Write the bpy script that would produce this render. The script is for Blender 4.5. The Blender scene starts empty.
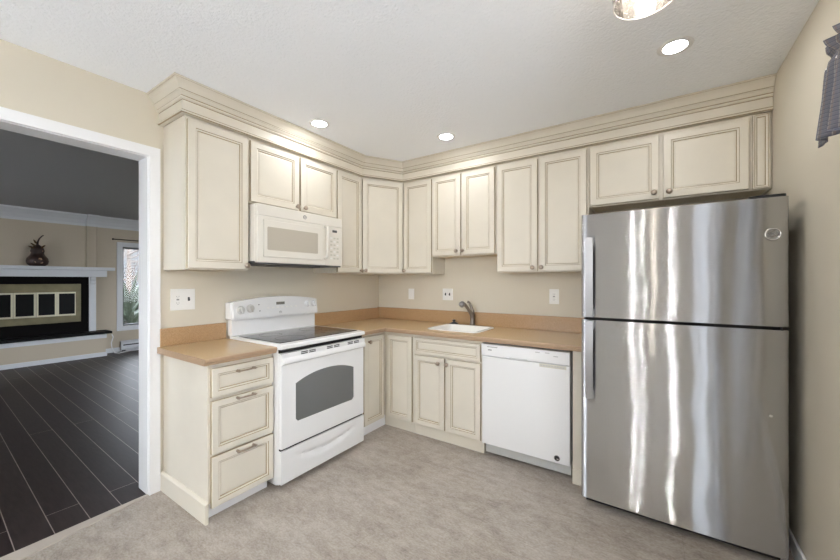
import bpy, bmesh, math, random
from mathutils import Vector, Matrix
random.seed(7)
S = bpy.context.scene
COL = S.collection
PI = math.pi

# ------------------------------------------------------------------ camera
cam = bpy.data.cameras.new('camera')
cam.sensor_width = 36.0
cam.lens = 350.33 * 36.0 / 840.0
cam.shift_y = 0.76 / 840.0
cam.clip_start = 0.05
cam_o = bpy.data.objects.new('camera', cam)
COL.objects.link(cam_o)
cam_o.location = (2.621, -3.138, 1.334)
cam_o.rotation_euler = (math.radians(90), 0, math.radians(33.797))
S.camera = cam_o

# ------------------------------------------------------------------ world and exposure
SKY_STRENGTH = 8.0
LAMP = 76.0          # recessed lamps, emission strength
BULB = 50.0          # the pendant's bulb
w = bpy.data.worlds.new('overcast_sky')
S.world = w
w.use_nodes = True
bgn = w.node_tree.nodes['Background']
sky = w.node_tree.nodes.new('ShaderNodeTexSky')
sky.sky_type = 'HOSEK_WILKIE'
sky.turbidity = 6.0
sky.sun_direction = (0.3, -0.5, 0.8)
mixs = w.node_tree.nodes.new('ShaderNodeMix')
mixs.data_type = 'RGBA'
mixs.inputs[0].default_value = 0.75
w.node_tree.links.new(sky.outputs[0], mixs.inputs[6])
mixs.inputs[7].default_value = (0.86, 0.92, 1.0, 1)
w.node_tree.links.new(mixs.outputs[2], bgn.inputs[0])
bgn.inputs[1].default_value = SKY_STRENGTH
vs = S.view_settings
vs.view_transform = 'Standard'
vs.look = 'None'
vs.gamma = 1.0
vs.exposure = 0.80
vs.use_curve_mapping = False
S.cycles.max_bounces = 12
S.cycles.diffuse_bounces = 8
S.cycles.caustics_reflective = False
S.cycles.caustics_refractive = False
S.cycles.sample_clamp_indirect = 6.0


# ------------------------------------------------------------------ materials
def new_mat(name):
    m = bpy.data.materials.new(name)
    m.use_nodes = True
    return m, m.node_tree.nodes, m.node_tree.links, m.node_tree.nodes['Principled BSDF']


def mat(name, col, rough=0.5, metal=0.0, spec=0.5, bump=0.0, bscale=200.0, var=0.0, vscale=3.0, coat=0.0):
    m, N, L, b = new_mat(name)
    b.inputs['Base Color'].default_value = (*col, 1)
    b.inputs['Roughness'].default_value = rough
    b.inputs['Metallic'].default_value = metal
    b.inputs['Specular IOR Level'].default_value = spec
    if coat:
        b.inputs['Coat Weight'].default_value = coat
        b.inputs['Coat Roughness'].default_value = 0.05
    tc = N.new('ShaderNodeTexCoord')
    if var:
        n = N.new('ShaderNodeTexNoise')
        n.inputs['Scale'].default_value = vscale
        n.inputs['Detail'].default_value = 3
        L.new(tc.outputs['Object'], n.inputs['Vector'])
        r = N.new('ShaderNodeValToRGB')
        r.color_ramp.elements[0].position = 0.3
        r.color_ramp.elements[1].position = 0.7
        r.color_ramp.elements[0].color = (*[c * (1 - var) for c in col], 1)
        r.color_ramp.elements[1].color = (*[min(1, c * (1 + var)) for c in col], 1)
        L.new(n.outputs[0], r.inputs[0])
        L.new(r.outputs[0], b.inputs['Base Color'])
    if bump:
        n = N.new('ShaderNodeTexNoise')
        n.inputs['Scale'].default_value = bscale
        n.inputs['Detail'].default_value = 2
        L.new(tc.outputs['Object'], n.inputs['Vector'])
        bp = N.new('ShaderNodeBump')
        bp.inputs['Strength'].default_value = bump
        bp.inputs['Distance'].default_value = 0.004
        L.new(n.outputs[0], bp.inputs['Height'])
        L.new(bp.outputs[0], b.inputs['Normal'])
    return m


def emit_mat(name, col, strength):
    m, N, L, b = new_mat(name)
    b.inputs['Base Color'].default_value = (*col, 1)
    b.inputs['Emission Color'].default_value = (*col, 1)
    b.inputs['Emission Strength'].default_value = strength
    return m


def pane_mat(name, tint=(1, 1, 1), seeded=False):
    """thin clear glass: mostly transparent with a Fresnel reflection"""
    m, N, L, b = new_mat(name)
    N.remove(b)
    t = N.new('ShaderNodeBsdfTransparent')
    t.inputs[0].default_value = (*tint, 1)
    g = N.new('ShaderNodeBsdfGlossy')
    g.inputs['Roughness'].default_value = 0.03
    lw = N.new('ShaderNodeFresnel')
    lw.inputs['IOR'].default_value = 1.25
    mx = N.new('ShaderNodeMixShader')
    L.new(lw.outputs[0], mx.inputs[0])
    L.new(t.outputs[0], mx.inputs[1])
    L.new(g.outputs[0], mx.inputs[2])
    out = N['Material Output']
    L.new(mx.outputs[0], out.inputs[0])
    if seeded:
        # bubbles in the glass scatter some of the light that passes
        tc = N.new('ShaderNodeTexCoord')
        v = N.new('ShaderNodeTexVoronoi')
        v.inputs['Scale'].default_value = 90
        L.new(tc.outputs['Object'], v.inputs['Vector'])
        rr = N.new('ShaderNodeMapRange')
        rr.inputs[1].default_value = 0.15
        rr.inputs[2].default_value = 0.55
        rr.inputs[3].default_value = 0.45
        rr.inputs[4].default_value = 0.18
        L.new(v.outputs['Distance'], rr.inputs[0])
        tl = N.new('ShaderNodeBsdfTranslucent')
        tl.inputs[0].default_value = (0.62, 0.57, 0.54, 1)
        df_ = N.new('ShaderNodeBsdfDiffuse')
        df_.inputs[0].default_value = (0.62, 0.57, 0.54, 1)
        m3 = N.new('ShaderNodeMixShader')
        m3.inputs[0].default_value = 0.4
        L.new(tl.outputs[0], m3.inputs[1])
        L.new(df_.outputs[0], m3.inputs[2])
        m2 = N.new('ShaderNodeMixShader')
        L.new(rr.outputs[0], m2.inputs[0])
        L.new(t.outputs[0], m2.inputs[1])
        L.new(m3.outputs[0], m2.inputs[2])
        L.new(m2.outputs[0], mx.inputs[1])
    return m


CREAM = (0.70, 0.65, 0.555)
M = {}
M['cream'] = mat('cream_paint', CREAM, 0.38, var=0.02, vscale=6)
M['glaze'] = mat('brown_glaze', (0.36, 0.28, 0.17), 0.5)
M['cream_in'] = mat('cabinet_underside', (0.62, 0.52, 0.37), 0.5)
M['wall'] = mat('beige_wall_paint', (0.655, 0.60, 0.495), 0.55, bump=0.08, bscale=150, var=0.015, vscale=1.5)
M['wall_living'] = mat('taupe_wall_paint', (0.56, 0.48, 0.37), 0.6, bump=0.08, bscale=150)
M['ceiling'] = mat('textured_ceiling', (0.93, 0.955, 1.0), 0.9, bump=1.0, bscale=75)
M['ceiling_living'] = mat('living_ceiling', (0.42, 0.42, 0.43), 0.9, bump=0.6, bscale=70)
M['trim'] = mat('white_trim_paint', (0.84, 0.84, 0.85), 0.35)
M['white'] = mat('white_enamel', (0.82, 0.82, 0.82), 0.22, coat=0.3)
M['bisque'] = mat('bisque_plastic', (0.77, 0.735, 0.665), 0.3, coat=0.2)
M['white_shadow'] = mat('shaded_white_plastic', (0.55, 0.55, 0.54), 0.4)  # white plastic with shade put into its colour
M['knob_grey'] = mat('grey_knob', (0.58, 0.57, 0.55), 0.35)
M['display_grey'] = mat('grey_display', (0.20, 0.20, 0.17), 0.3)
M['plate'] = mat('white_plastic', (0.83, 0.82, 0.79), 0.35)
M['dark'] = mat('black_plastic', (0.012, 0.012, 0.013), 0.35)
M['gap'] = mat('rubber_and_gap_shade', (0.01, 0.01, 0.01), 0.7)  # rubber, and black filling in for shade in gaps and slots
M['dark_grey'] = mat('dark_grey_steel', (0.07, 0.07, 0.075), 0.45)
M['black_glass'] = mat('black_ceramic_glass', (0.02, 0.02, 0.022), 0.12, spec=0.6)
M['ring'] = mat('burner_ring_print', (0.16, 0.16, 0.165), 0.2)
M['oven_glass'] = mat('oven_glass', (0.15, 0.155, 0.155), 0.12, spec=0.7)
M['mw_glass'] = mat('microwave_window_mesh', (0.50, 0.455, 0.38), 0.3)
M['chrome'] = mat('polished_chrome', (0.8, 0.8, 0.82), 0.12, metal=1)
M['nickel'] = mat('brushed_nickel', (0.46, 0.38, 0.31), 0.32, metal=1)
M['faucet'] = mat('stainless_faucet', (0.25, 0.215, 0.185), 0.28, metal=1)
M['brass'] = mat('aged_brass', (0.18, 0.155, 0.085), 0.5, metal=0.4, var=0.25, vscale=5)
M['pale_brass'] = mat('pale_brass', (0.58, 0.54, 0.40), 0.4, metal=0.6)
M['sink'] = mat('white_sink_enamel', (0.86, 0.85, 0.82), 0.2, coat=0.3)
M['surround'] = mat('black_slate', (0.006, 0.005, 0.005), 0.85, spec=0.12)
M['hearth_slab'] = mat('black_hearth_stone', (0.008, 0.007, 0.007), 0.7, spec=0.2)
M['soot_glass'] = mat('smoked_fire_glass', (0.006, 0.006, 0.006), 0.4, spec=0.1)
M['living_trim'] = mat('living_white_trim', (0.70, 0.71, 0.73), 0.45)
M['bulb'] = emit_mat('bulb_glow', (1.0, 0.92, 0.80), BULB)
M['candle'] = emit_mat('fill_bulb_glow', (1.0, 0.98, 0.95), 330.0)
M['lens'] = emit_mat('recessed_lamp_lens', (0.98, 0.99, 1.0), LAMP)
M['pane'] = pane_mat('window_pane')
M['seeded'] = pane_mat('seeded_glass', (0.93, 0.92, 0.90), True)
M['gourd'] = mat('dark_brown_gourd', (0.028, 0.011, 0.008), 0.5, var=0.6, vscale=20)
M['gourd_leaf'] = mat('dried_leaf', (0.10, 0.055, 0.02), 0.7)
M['gourd_flower'] = mat('dried_flower', (0.42, 0.27, 0.17), 0.7)
M['ink'] = mat('grey_print', (0.22, 0.22, 0.22), 0.5)
M['sticker'] = mat('beige_sticker', (0.60, 0.58, 0.50), 0.5)
M['leaf'] = mat('yucca_leaf', (0.06, 0.08, 0.057), 0.5, var=0.3, vscale=8)
M['leaf_dark'] = mat('shrub_leaf', (0.03, 0.04, 0.022), 0.6, var=0.4, vscale=8)
M['bark'] = mat('grey_bark', (0.11, 0.085, 0.07), 0.9)
M['siding'] = mat('white_siding', (0.05, 0.052, 0.055), 0.7)
M['grass'] = mat('lawn', (0.07, 0.075, 0.055), 0.9, var=0.3, vscale=2)
M['curtain_rod'] = mat('dark_rod', (0.04, 0.03, 0.025), 0.4, metal=0.5)
M['valance_lining'] = mat('valance_lining', (0.30, 0.29, 0.30), 0.8)


def counter_mat(name, c0, c1):
    m, N, L, b = new_mat(name)
    tc = N.new('ShaderNodeTexCoord')
    n = N.new('ShaderNodeTexNoise')
    n.inputs['Scale'].default_value = 160
    n.inputs['Detail'].default_value = 4
    L.new(tc.outputs['Object'], n.inputs['Vector'])
    r = N.new('ShaderNodeValToRGB')
    r.color_ramp.elements[0].position = 0.3
    r.color_ramp.elements[1].position = 0.72
    r.color_ramp.elements[0].color = (*c0, 1)
    r.color_ramp.elements[1].color = (*c1, 1)
    L.new(n.outputs[0], r.inputs[0])
    L.new(r.outputs[0], b.inputs['Base Color'])
    b.inputs['Roughness'].default_value = 0.22
    return m


M['counter'] = counter_mat('tan_laminate', (0.50, 0.345, 0.185), (0.64, 0.475, 0.285))
M['splash'] = counter_mat('shaded_laminate_splash', (0.37, 0.225, 0.115), (0.50, 0.33, 0.18))  # same laminate as the counter, coloured darker for the weaker light there
M['counter_edge'] = mat('laminate_edge', (0.42, 0.285, 0.18), 0.35, var=0.05, vscale=60)


def floor_mat():
    m, N, L, b = new_mat('mottled_vinyl_tile')
    tc = N.new('ShaderNodeTexCoord')

    def noise(scale, det, rot, sx, sy):
        mp = N.new('ShaderNodeMapping')
        mp.inputs['Rotation'].default_value = (0, 0, rot)
        mp.inputs['Scale'].default_value = (sx, sy, 1)
        L.new(tc.outputs['Object'], mp.inputs['Vector'])
        n = N.new('ShaderNodeTexNoise')
        n.inputs['Scale'].default_value = scale
        n.inputs['Detail'].default_value = det
        n.inputs['Roughness'].default_value = 0.65
        n.inputs['Distortion'].default_value = 0.4
        L.new(mp.outputs[0], n.inputs['Vector'])
        return n
    a = noise(2.6, 8, 0.5, 0.9, 1.7)
    c = noise(14, 7, 0.3, 0.8, 1.7)
    d = noise(80, 4, 0.2, 0.8, 1.4)
    mx = N.new('ShaderNodeMix')
    mx.data_type = 'FLOAT'
    mx.inputs[0].default_value = 0.5
    L.new(a.outputs[0], mx.inputs[2])
    L.new(c.outputs[0], mx.inputs[3])
    mx2 = N.new('ShaderNodeMix')
    mx2.data_type = 'FLOAT'
    mx2.inputs[0].default_value = 0.36
    L.new(mx.outputs[0], mx2.inputs[2])
    L.new(d.outputs[0], mx2.inputs[3])
    r = N.new('ShaderNodeValToRGB')
    e = r.color_ramp.elements
    e[0].position = 0.34
    e[0].color = (0.205, 0.172, 0.143, 1)
    e[1].position = 0.66
    e[1].color = (0.55, 0.505, 0.46, 1)
    k = e.new(0.48)
    k.color = (0.37, 0.327, 0.285, 1)
    L.new(mx2.outputs[0], r.inputs[0])
    # tile seams
    br = N.new('ShaderNodeTexBrick')
    br.offset = 0.0
    br.inputs['Color1'].default_value = (1, 1, 1, 1)
    br.inputs['Color2'].default_value = (0.95, 0.94, 0.93, 1)
    br.inputs['Mortar'].default_value = (0.84, 0.82, 0.80, 1)
    br.inputs['Scale'].default_value = 1.0
    br.inputs['Brick Width'].default_value = 0.457
    br.inputs['Row Height'].default_value = 0.457
    br.inputs['Mortar Size'].default_value = 0.0016
    L.new(tc.outputs['Object'], br.inputs['Vector'])
    mu = N.new('ShaderNodeMix')
    mu.data_type = 'RGBA'
    mu.blend_type = 'MULTIPLY'
    mu.inputs[0].default_value = 0.8
    L.new(r.outputs[0], mu.inputs[6])
    L.new(br.outputs['Color'], mu.inputs[7])
    L.new(mu.outputs[2], b.inputs['Base Color'])
    b.inputs['Roughness'].default_value = 0.42
    b.inputs['Specular IOR Level'].default_value = 0.35
    return m


M['floor'] = floor_mat()


def plank_mat():
    m, N, L, b = new_mat('dark_wood_planks')
    tc = N.new('ShaderNodeTexCoord')
    mp = N.new('ShaderNodeMapping')
    mp.inputs['Location'].default_value = (0.2, 0.013, 0)
    mp.inputs['Rotation'].default_value = (0, 0, 0.018)
    L.new(tc.outputs['Object'], mp.inputs['Vector'])
    br = N.new('ShaderNodeTexBrick')
    br.offset = 0.37
    br.inputs['Color1'].default_value = (0.022, 0.014, 0.0145, 1)
    br.inputs['Color2'].default_value = (0.036, 0.027, 0.026, 1)
    br.inputs['Mortar'].default_value = (0.33, 0.29, 0.27, 1)
    br.inputs['Scale'].default_value = 1.0
    br.inputs['Brick Width'].default_value = 4.4
    br.inputs['Row Height'].default_value = 0.14
    br.inputs['Mortar Size'].default_value = 0.0022
    br.inputs['Mortar Smooth'].default_value = 0.3
    L.new(mp.outputs[0], br.inputs['Vector'])
    n = N.new('ShaderNodeTexNoise')
    n.inputs['Scale'].default_value = 9
    n.inputs['Detail'].default_value = 6
    mp2 = N.new('ShaderNodeMapping')
    mp2.inputs['Scale'].default_value = (1, 5, 1)
    L.new(tc.outputs['Object'], mp2.inputs['Vector'])
    L.new(mp2.outputs[0], n.inputs['Vector'])
    r = N.new('ShaderNodeValToRGB')
    r.color_ramp.elements[0].color = (0.5, 0.5, 0.5, 1)
    r.color_ramp.elements[1].color = (1.5, 1.45, 1.4, 1)
    L.new(n.outputs[0], r.inputs[0])
    mu = N.new('ShaderNodeMix')
    mu.data_type = 'RGBA'
    mu.blend_type = 'MULTIPLY'
    mu.inputs[0].default_value = 1.0
    L.new(br.outputs['Color'], mu.inputs[6])
    L.new(r.outputs[0], mu.inputs[7])
    L.new(mu.outputs[2], b.inputs['Base Color'])
    b.inputs['Roughness'].default_value = 0.42
    b.inputs['Specular IOR Level'].default_value = 0.22
    bp = N.new('ShaderNodeBump')
    bp.inputs['Strength'].default_value = 0.25
    bp.inputs['Distance'].default_value = 0.003
    L.new(n.outputs[0], bp.inputs['Height'])
    L.new(bp.outputs[0], b.inputs['Normal'])
    return m


M['planks'] = plank_mat()


def steel_mat():
    """stainless with a horizontal brushed grain: the grain tilts the normal up and down, so reflections smear vertically"""
    m, N, L, b = new_mat('brushed_stainless')
    b.inputs['Base Color'].default_value = (0.43, 0.43, 0.44, 1)
    b.inputs['Metallic'].default_value = 1.0
    b.inputs['Roughness'].default_value = 0.06
    tc = N.new('ShaderNodeTexCoord')
    wn = N.new('ShaderNodeTexWhiteNoise')
    wn.noise_dimensions = '3D'
    L.new(tc.outputs['Object'], wn.inputs['Vector'])
    mr = N.new('ShaderNodeMapRange')
    mr.inputs[3].default_value = -0.62
    mr.inputs[4].default_value = 0.62
    L.new(wn.outputs['Value'], mr.inputs[0])
    mp = N.new('ShaderNodeMapping')
    mp.inputs['Scale'].default_value = (3.5, 1, 1.6)
    L.new(tc.outputs['Object'], mp.inputs['Vector'])
    n = N.new('ShaderNodeTexNoise')
    n.inputs['Scale'].default_value = 1.6
    n.inputs['Detail'].default_value = 1.5
    L.new(mp.outputs[0], n.inputs['Vector'])
    mw = N.new('ShaderNodeMapRange')
    mw.inputs[3].default_value = -0.018
    mw.inputs[4].default_value = 0.018
    L.new(n.outputs[0], mw.inputs[0])
    cv = N.new('ShaderNodeCombineXYZ')
    L.new(mw.outputs[0], cv.inputs[0])
    L.new(mr.outputs[0], cv.inputs[2])
    ge = N.new('ShaderNodeNewGeometry')
    ad = N.new('ShaderNodeVectorMath')
    ad.operation = 'ADD'
    L.new(ge.outputs['Normal'], ad.inputs[0])
    L.new(cv.outputs[0], ad.inputs[1])
    no = N.new('ShaderNodeVectorMath')
    no.operation = 'NORMALIZE'
    L.new(ad.outputs[0], no.inputs[0])
    L.new(no.outputs[0], b.inputs['Normal'])
    return m


M['steel'] = steel_mat()
M['handle_steel'] = mat('satin_steel', (0.36, 0.36, 0.37), 0.42, metal=1)


def fabric_mat():
    m, N, L, b = new_mat('navy_plaid_fabric')
    uv = N.new('ShaderNodeUVMap')
    uv.uv_map = 'cloth'
    sp = N.new('ShaderNodeSeparateXYZ')
    L.new(uv.outputs[0], sp.inputs[0])

    def stripe(sock, period, width):
        d = N.new('ShaderNodeMath')
        d.operation = 'DIVIDE'
        L.new(sock, d.inputs[0])
        d.inputs[1].default_value = period
        f = N.new('ShaderNodeMath')
        f.operation = 'FRACT'
        L.new(d.outputs[0], f.inputs[0])
        c = N.new('ShaderNodeMath')
        c.operation = 'LESS_THAN'
        L.new(f.outputs[0], c.inputs[0])
        c.inputs[1].default_value = width
        return c.outputs[0]

    def over(a, fac, col, amt):
        mu = N.new('ShaderNodeMath')
        mu.operation = 'MULTIPLY'
        L.new(fac, mu.inputs[0])
        mu.inputs[1].default_value = amt
        x = N.new('ShaderNodeMix')
        x.data_type = 'RGBA'
        L.new(mu.outputs[0], x.inputs[0])
        if isinstance(a, tuple):
            x.inputs[6].default_value = a
        else:
            L.new(a, x.inputs[6])
        x.inputs[7].default_value = col
        return x.outputs[2]
    c = over((0.165, 0.17, 0.205, 1), stripe(sp.outputs[0], 0.020, 0.34), (0.21, 0.18, 0.17, 1), 0.75)
    c = over(c, stripe(sp.outputs[0], 0.020, 0.10), (0.36, 0.35, 0.35, 1), 0.7)
    c = over(c, stripe(sp.outputs[1], 0.013, 0.28), (0.07, 0.075, 0.11, 1), 0.55)
    c = over(c, stripe(sp.outputs[1], 0.013, 0.08), (0.42, 0.42, 0.44, 1), 0.4)
    L.new(c, b.inputs['Base Color'])
    b.inputs['Roughness'].default_value = 0.95
    b.inputs['Specular IOR Level'].default_value = 0.1
    return m


M['valance'] = fabric_mat()


# ------------------------------------------------------------------ mesh helpers
def bm_new():
    return bmesh.new()


def box(bm, x0, x1, y0, y1, z0, z1, bev=0.0, mi=0, seg=2):
    vs_ = [bm.verts.new(p) for p in ((x0, y0, z0), (x1, y0, z0), (x1, y1, z0), (x0, y1, z0),
                                     (x0, y0, z1), (x1, y0, z1), (x1, y1, z1), (x0, y1, z1))]
    fs = [bm.faces.new([vs_[i] for i in f]) for f in
          ((3, 2, 1, 0), (4, 5, 6, 7), (0, 1, 5, 4), (1, 2, 6, 5), (2, 3, 7, 6), (3, 0, 4, 7))]
    for f in fs:
        f.material_index = mi
    if bev > 0:
        es = list({e for f in fs for e in f.edges})
        r = bmesh.ops.bevel(bm, geom=es, offset=bev, segments=seg, profile=0.5, affect='EDGES')
        for f in r['faces']:
            f.material_index = mi
    return fs


def prism(bm, pts, a0, a1, axis='z', mi=0, smooth=False):
    """closed 2-D outline pushed along an axis: 'z' pts=(x,y); 'x' pts=(y,z); 'y' pts=(x,z)"""
    def P(p, a):
        return {'z': (p[0], p[1], a), 'x': (a, p[0], p[1]), 'y': (p[0], a, p[1])}[axis]
    A = [bm.verts.new(P(p, a0)) for p in pts]
    B = [bm.verts.new(P(p, a1)) for p in pts]
    n = len(pts)
    fs = []
    for i in range(n):
        f = bm.faces.new((A[i], A[(i + 1) % n], B[(i + 1) % n], B[i]))
        f.smooth = smooth
        fs.append(f)
    fs.append(bm.faces.new(A[::-1]))
    fs.append(bm.faces.new(B))
    for f in fs:
        f.material_index = mi
    return fs


def tube(bm, pts, r, n=10, mi=0, closed=False, caps=True):
    pts = [Vector(p) for p in pts]
    rings = []
    N_ = len(pts)
    prev = None
    for i, p in enumerate(pts):
        if closed:
            t = (pts[(i + 1) % N_] - pts[i - 1]).normalized()
        else:
            t = (pts[min(i + 1, N_ - 1)] - pts[max(i - 1, 0)]).normalized()
        if prev is None:
            up = Vector((0, 0, 1)) if abs(t.z) < 0.9 else Vector((0, 1, 0))
            u = t.cross(up).normalized()
        else:
            u = (prev - t * prev.dot(t)).normalized()
        prev = u
        v = t.cross(u)
        rr = r[i] if isinstance(r, (list, tuple)) else r
        rings.append([bm.verts.new(p + u * rr * math.cos(2 * PI * k / n) + v * rr * math.sin(2 * PI * k / n))
                      for k in range(n)])
    m = N_ if closed else N_ - 1
    for i in range(m):
        a, b = rings[i], rings[(i + 1) % N_]
        for k in range(n):
            f = bm.faces.new((a[k], a[(k + 1) % n], b[(k + 1) % n], b[k]))
            f.smooth = True
            f.material_index = mi
    if caps and not closed:
        for rg in (rings[0][::-1], rings[-1]):
            f = bm.faces.new(rg)
            f.material_index = mi


def lathe(bm, prof, n=24, mi=0, mtx=None, smooth=True):
    """prof = list of (radius, height) about local z; mtx places it"""
    mtx = mtx or Matrix.Identity(4)
    rings = []
    for r, h in prof:
        if r < 1e-6:
            rings.append([bm.verts.new(mtx @ Vector((0, 0, h)))])
        else:
            rings.append([bm.verts.new(mtx @ Vector((r * math.cos(2 * PI * k / n), r * math.sin(2 * PI * k / n), h)))
                          for k in range(n)])
    for a, b in zip(rings, rings[1:]):
        for k in range(n):
            k2 = (k + 1) % n
            if len(a) == 1 and len(b) == 1:
                continue
            if len(a) == 1:
                f = bm.faces.new((a[0], b[k2], b[k]))
            elif len(b) == 1:
                f = bm.faces.new((a[k], a[k2], b[0]))
            else:
                f = bm.faces.new((a[k], a[k2], b[k2], b[k]))
            f.smooth = smooth
            f.material_index = mi


def towards_front(x, y, z):
    """matrix turning a lathe's axis to local -Y at a point"""
    return Matrix.Translation((x, y, z)) @ Matrix.Rotation(PI / 2, 4, 'X')


def obj(name, bm, mats, parent=None, label=None):
    bmesh.ops.recalc_face_normals(bm, faces=bm.faces[:])
    for e in bm.edges:
        if len(e.link_faces) == 2 and e.calc_face_angle(0) > 0.75:
            e.smooth = False
    me = bpy.data.meshes.new(name)
    bm.to_mesh(me)
    bm.free()
    for m in (mats if isinstance(mats, (list, tuple)) else [mats]):
        me.materials.append(M[m])
    o = bpy.data.objects.new(name, me)
    COL.objects.link(o)
    if parent is not None:
        o.parent = parent
    if label:
        o['label'] = label
    return o


def thing(name, label, cat, loc=(0, 0, 0), rz=0.0, group=None):
    o = bpy.data.objects.new(name, None)
    COL.objects.link(o)
    o.empty_display_size = 0.1
    o.location = loc
    o.rotation_euler = (0, 0, rz)
    o['label'] = label
    o['category'] = cat
    if group:
        o['group'] = group
    return o


def tag(o, label, cat, group=None):
    o['label'] = label
    o['category'] = cat
    if group:
        o['group'] = group
    return o


def struct(name, bm, mats, parent=None):
    o = obj(name, bm, mats, parent)
    if parent is None:
        o['kind'] = 'structure'
    return o


def door_bm(w_, h_, stile=0.055, t=0.02, bm=None, x0=0.0, z0=0.0, yb=0.0, mi0=0, mi1=1):
    """framed door with a stepped, glazed recess; front faces -Y, back at y=yb"""
    bm = bm or bm_new()
    s = min(stile, w_ * 0.27, h_ * 0.27)
    seq = [(0.0, 0.0, mi1), (0.0, t - 0.004, mi1), (0.003, t, mi0), (s - 0.012, t, mi0), (s - 0.009, t - 0.004, mi1),
           (s - 0.001, t - 0.006, mi0), (s + 0.003, t - 0.011, mi1), (s + 0.013, t - 0.009, mi0)]
    rings = []
    for ins, d, _ in seq:
        rings.append([bm.verts.new((x0 + a, yb - d, z0 + b)) for a, b in
                      ((ins, ins), (w_ - ins, ins), (w_ - ins, h_ - ins), (ins, h_ - ins))])
    for i in range(len(rings) - 1):
        a, b = rings[i], rings[i + 1]
        for k in range(4):
            f = bm.faces.new((a[k], a[(k + 1) % 4], b[(k + 1) % 4], b[k]))
            f.material_index = seq[i + 1][2]
    f = bm.faces.new(rings[-1])
    f.material_index = mi0
    f = bm.faces.new(rings[0][::-1])
    f.material_index = mi0
    return bm


knob_mesh = None


def knob(parent, x, y, z):
    """round cabinet knob standing off the door face at local y"""
    global knob_mesh
    if knob_mesh is None:
        bm = bm_new()
        lathe(bm, [(0.0095, 0.0), (0.0095, 0.002), (0.006, 0.004), (0.006, 0.012), (0.014, 0.016), (0.018, 0.021),
                   (0.0175, 0.027), (0.012, 0.032), (0, 0.034)], 16, mtx=Matrix.Rotation(PI / 2, 4, 'X'))
        o = obj('knob', bm, 'nickel', parent, 'brushed nickel knob')
        knob_mesh = o.data
    else:
        o = bpy.data.objects.new('knob', knob_mesh)
        COL.objects.link(o)
        o.parent = parent
        o['label'] = 'brushed nickel knob'
    o.location = (x, y, z)
    return o


def carcass(bm, w_, d, h_, z0=0.0):
    box(bm, 0, w_, -d, 0, z0, z0 + h_, 0.0015)


# ------------------------------------------------------------------ the room shell
YB = -0.07        # back wall
XR = 3.19         # right wall
YF = -4.8         # wall behind the camera
H = 2.5
WT = 0.14
XL = -5.75        # living room far wall
LY0, LY1 = -6.2, 1.6
DO0, DO1, DOZ = -3.30, -2.27, 2.105    # doorway in the left wall

bm = bm_new()
box(bm, -0.0, XR, YF, YB, -0.1, 0.0)
struct('floor', bm, 'floor')
bm = bm_new()
box(bm, -0.0, XR + 0.12, YF - 0.12, YB + 0.12, H, H + 0.1)
struct('ceiling', bm, 'ceiling')
bm = bm_new()
box(bm, -WT, XR + 0.12, YB, YB + 0.12, 0, H)
struct('wall_back', bm, 'wall')
# left wall with the doorway (kitchen side painted beige)
bm = bm_new()
box(bm, -WT, 0, DO1 + 0.02, YB, 0, H)
box(bm, -WT, 0, LY0, DO0 - 0.02, 0, H)
box(bm, -WT, 0, DO0 - 0.02, DO1 + 0.02, DOZ + 0.02, H)
struct('wall_left', bm, 'wall')
# right wall with the window under the valance
W1 = (-4.25, -2.75, 0.10, 2.10)  # unseen opening, added to let daylight in
W5 = (-2.10, -1.50, 1.02, 2.08)      # under the valance
bm = bm_new()
box(bm, XR, XR + 0.12, W5[1], YB, 0, H)
box(bm, XR, XR + 0.12, W1[1], W5[0], 0, H)
box(bm, XR, XR + 0.12, YF - 0.12, W1[0], 0, H)
for q in (W1, W5):
    box(bm, XR, XR + 0.12, q[0], q[1], 0, q[2])
    box(bm, XR, XR + 0.12, q[0], q[1], q[3], H)
struct('wall_right', bm, 'wall')
# wall behind the camera with an unseen window added for daylight
W2 = (0.25, 1.45, 0.80, 2.15)
bm = bm_new()
box(bm, 0, W2[0], YF - 0.12, YF, 0, H)
box(bm, W2[1], XR, YF - 0.12, YF, 0, H)
box(bm, W2[0], W2[1], YF - 0.12, YF, W2[3], H)
box(bm, W2[0], W2[1], YF - 0.12, YF, 0, W2[2])
struct('wall_front', bm, 'wall')

# living room
bm = bm_new()
box(bm, XL, -0.0, LY0, LY1, -0.1, -0.001)
struct('floor_living', bm, 'planks')
bm = bm_new()
box(bm, XL - 0.15, -0.0, LY0, LY1, H, H + 0.1)
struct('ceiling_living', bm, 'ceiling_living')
W3 = (-0.762, 0.75, 0.475, 1.975)
bm = bm_new()
box(bm, XL - 0.15, XL, LY0, W3[0], 0, H)
box(bm, XL - 0.15, XL, W3[1], LY1, 0, H)
box(bm, XL - 0.15, XL, W3[0], W3[1], 0, W3[2])
box(bm, XL - 0.15, XL, W3[0], W3[1], W3[3], H)
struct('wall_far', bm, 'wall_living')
bm = bm_new()
box(bm, XL, -WT, LY1, LY1 + 0.1, 0, H)
struct('wall_living_back', bm, 'wall_living')
W4 = (-4.3, -2.2, 0.06, 2.16)  # out-of-view opening added to brighten the living room
bm = bm_new()
box(bm, XL, W4[0], LY0 - 0.1, LY0, 0, H)
box(bm, W4[1], -WT, LY0 - 0.1, LY0, 0, H)
box(bm, W4[0], W4[1], LY0 - 0.1, LY0, 0, W4[2])
box(bm, W4[0], W4[1], LY0 - 0.1, LY0, W4[3], H)
struct('wall_living_front', bm, 'wall_living')


def window(name, frame_bm, pane_bm, mats='trim'):
    o = struct(name, frame_bm, mats)
    obj('pane', pane_bm, 'pane', o)
    return o


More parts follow.
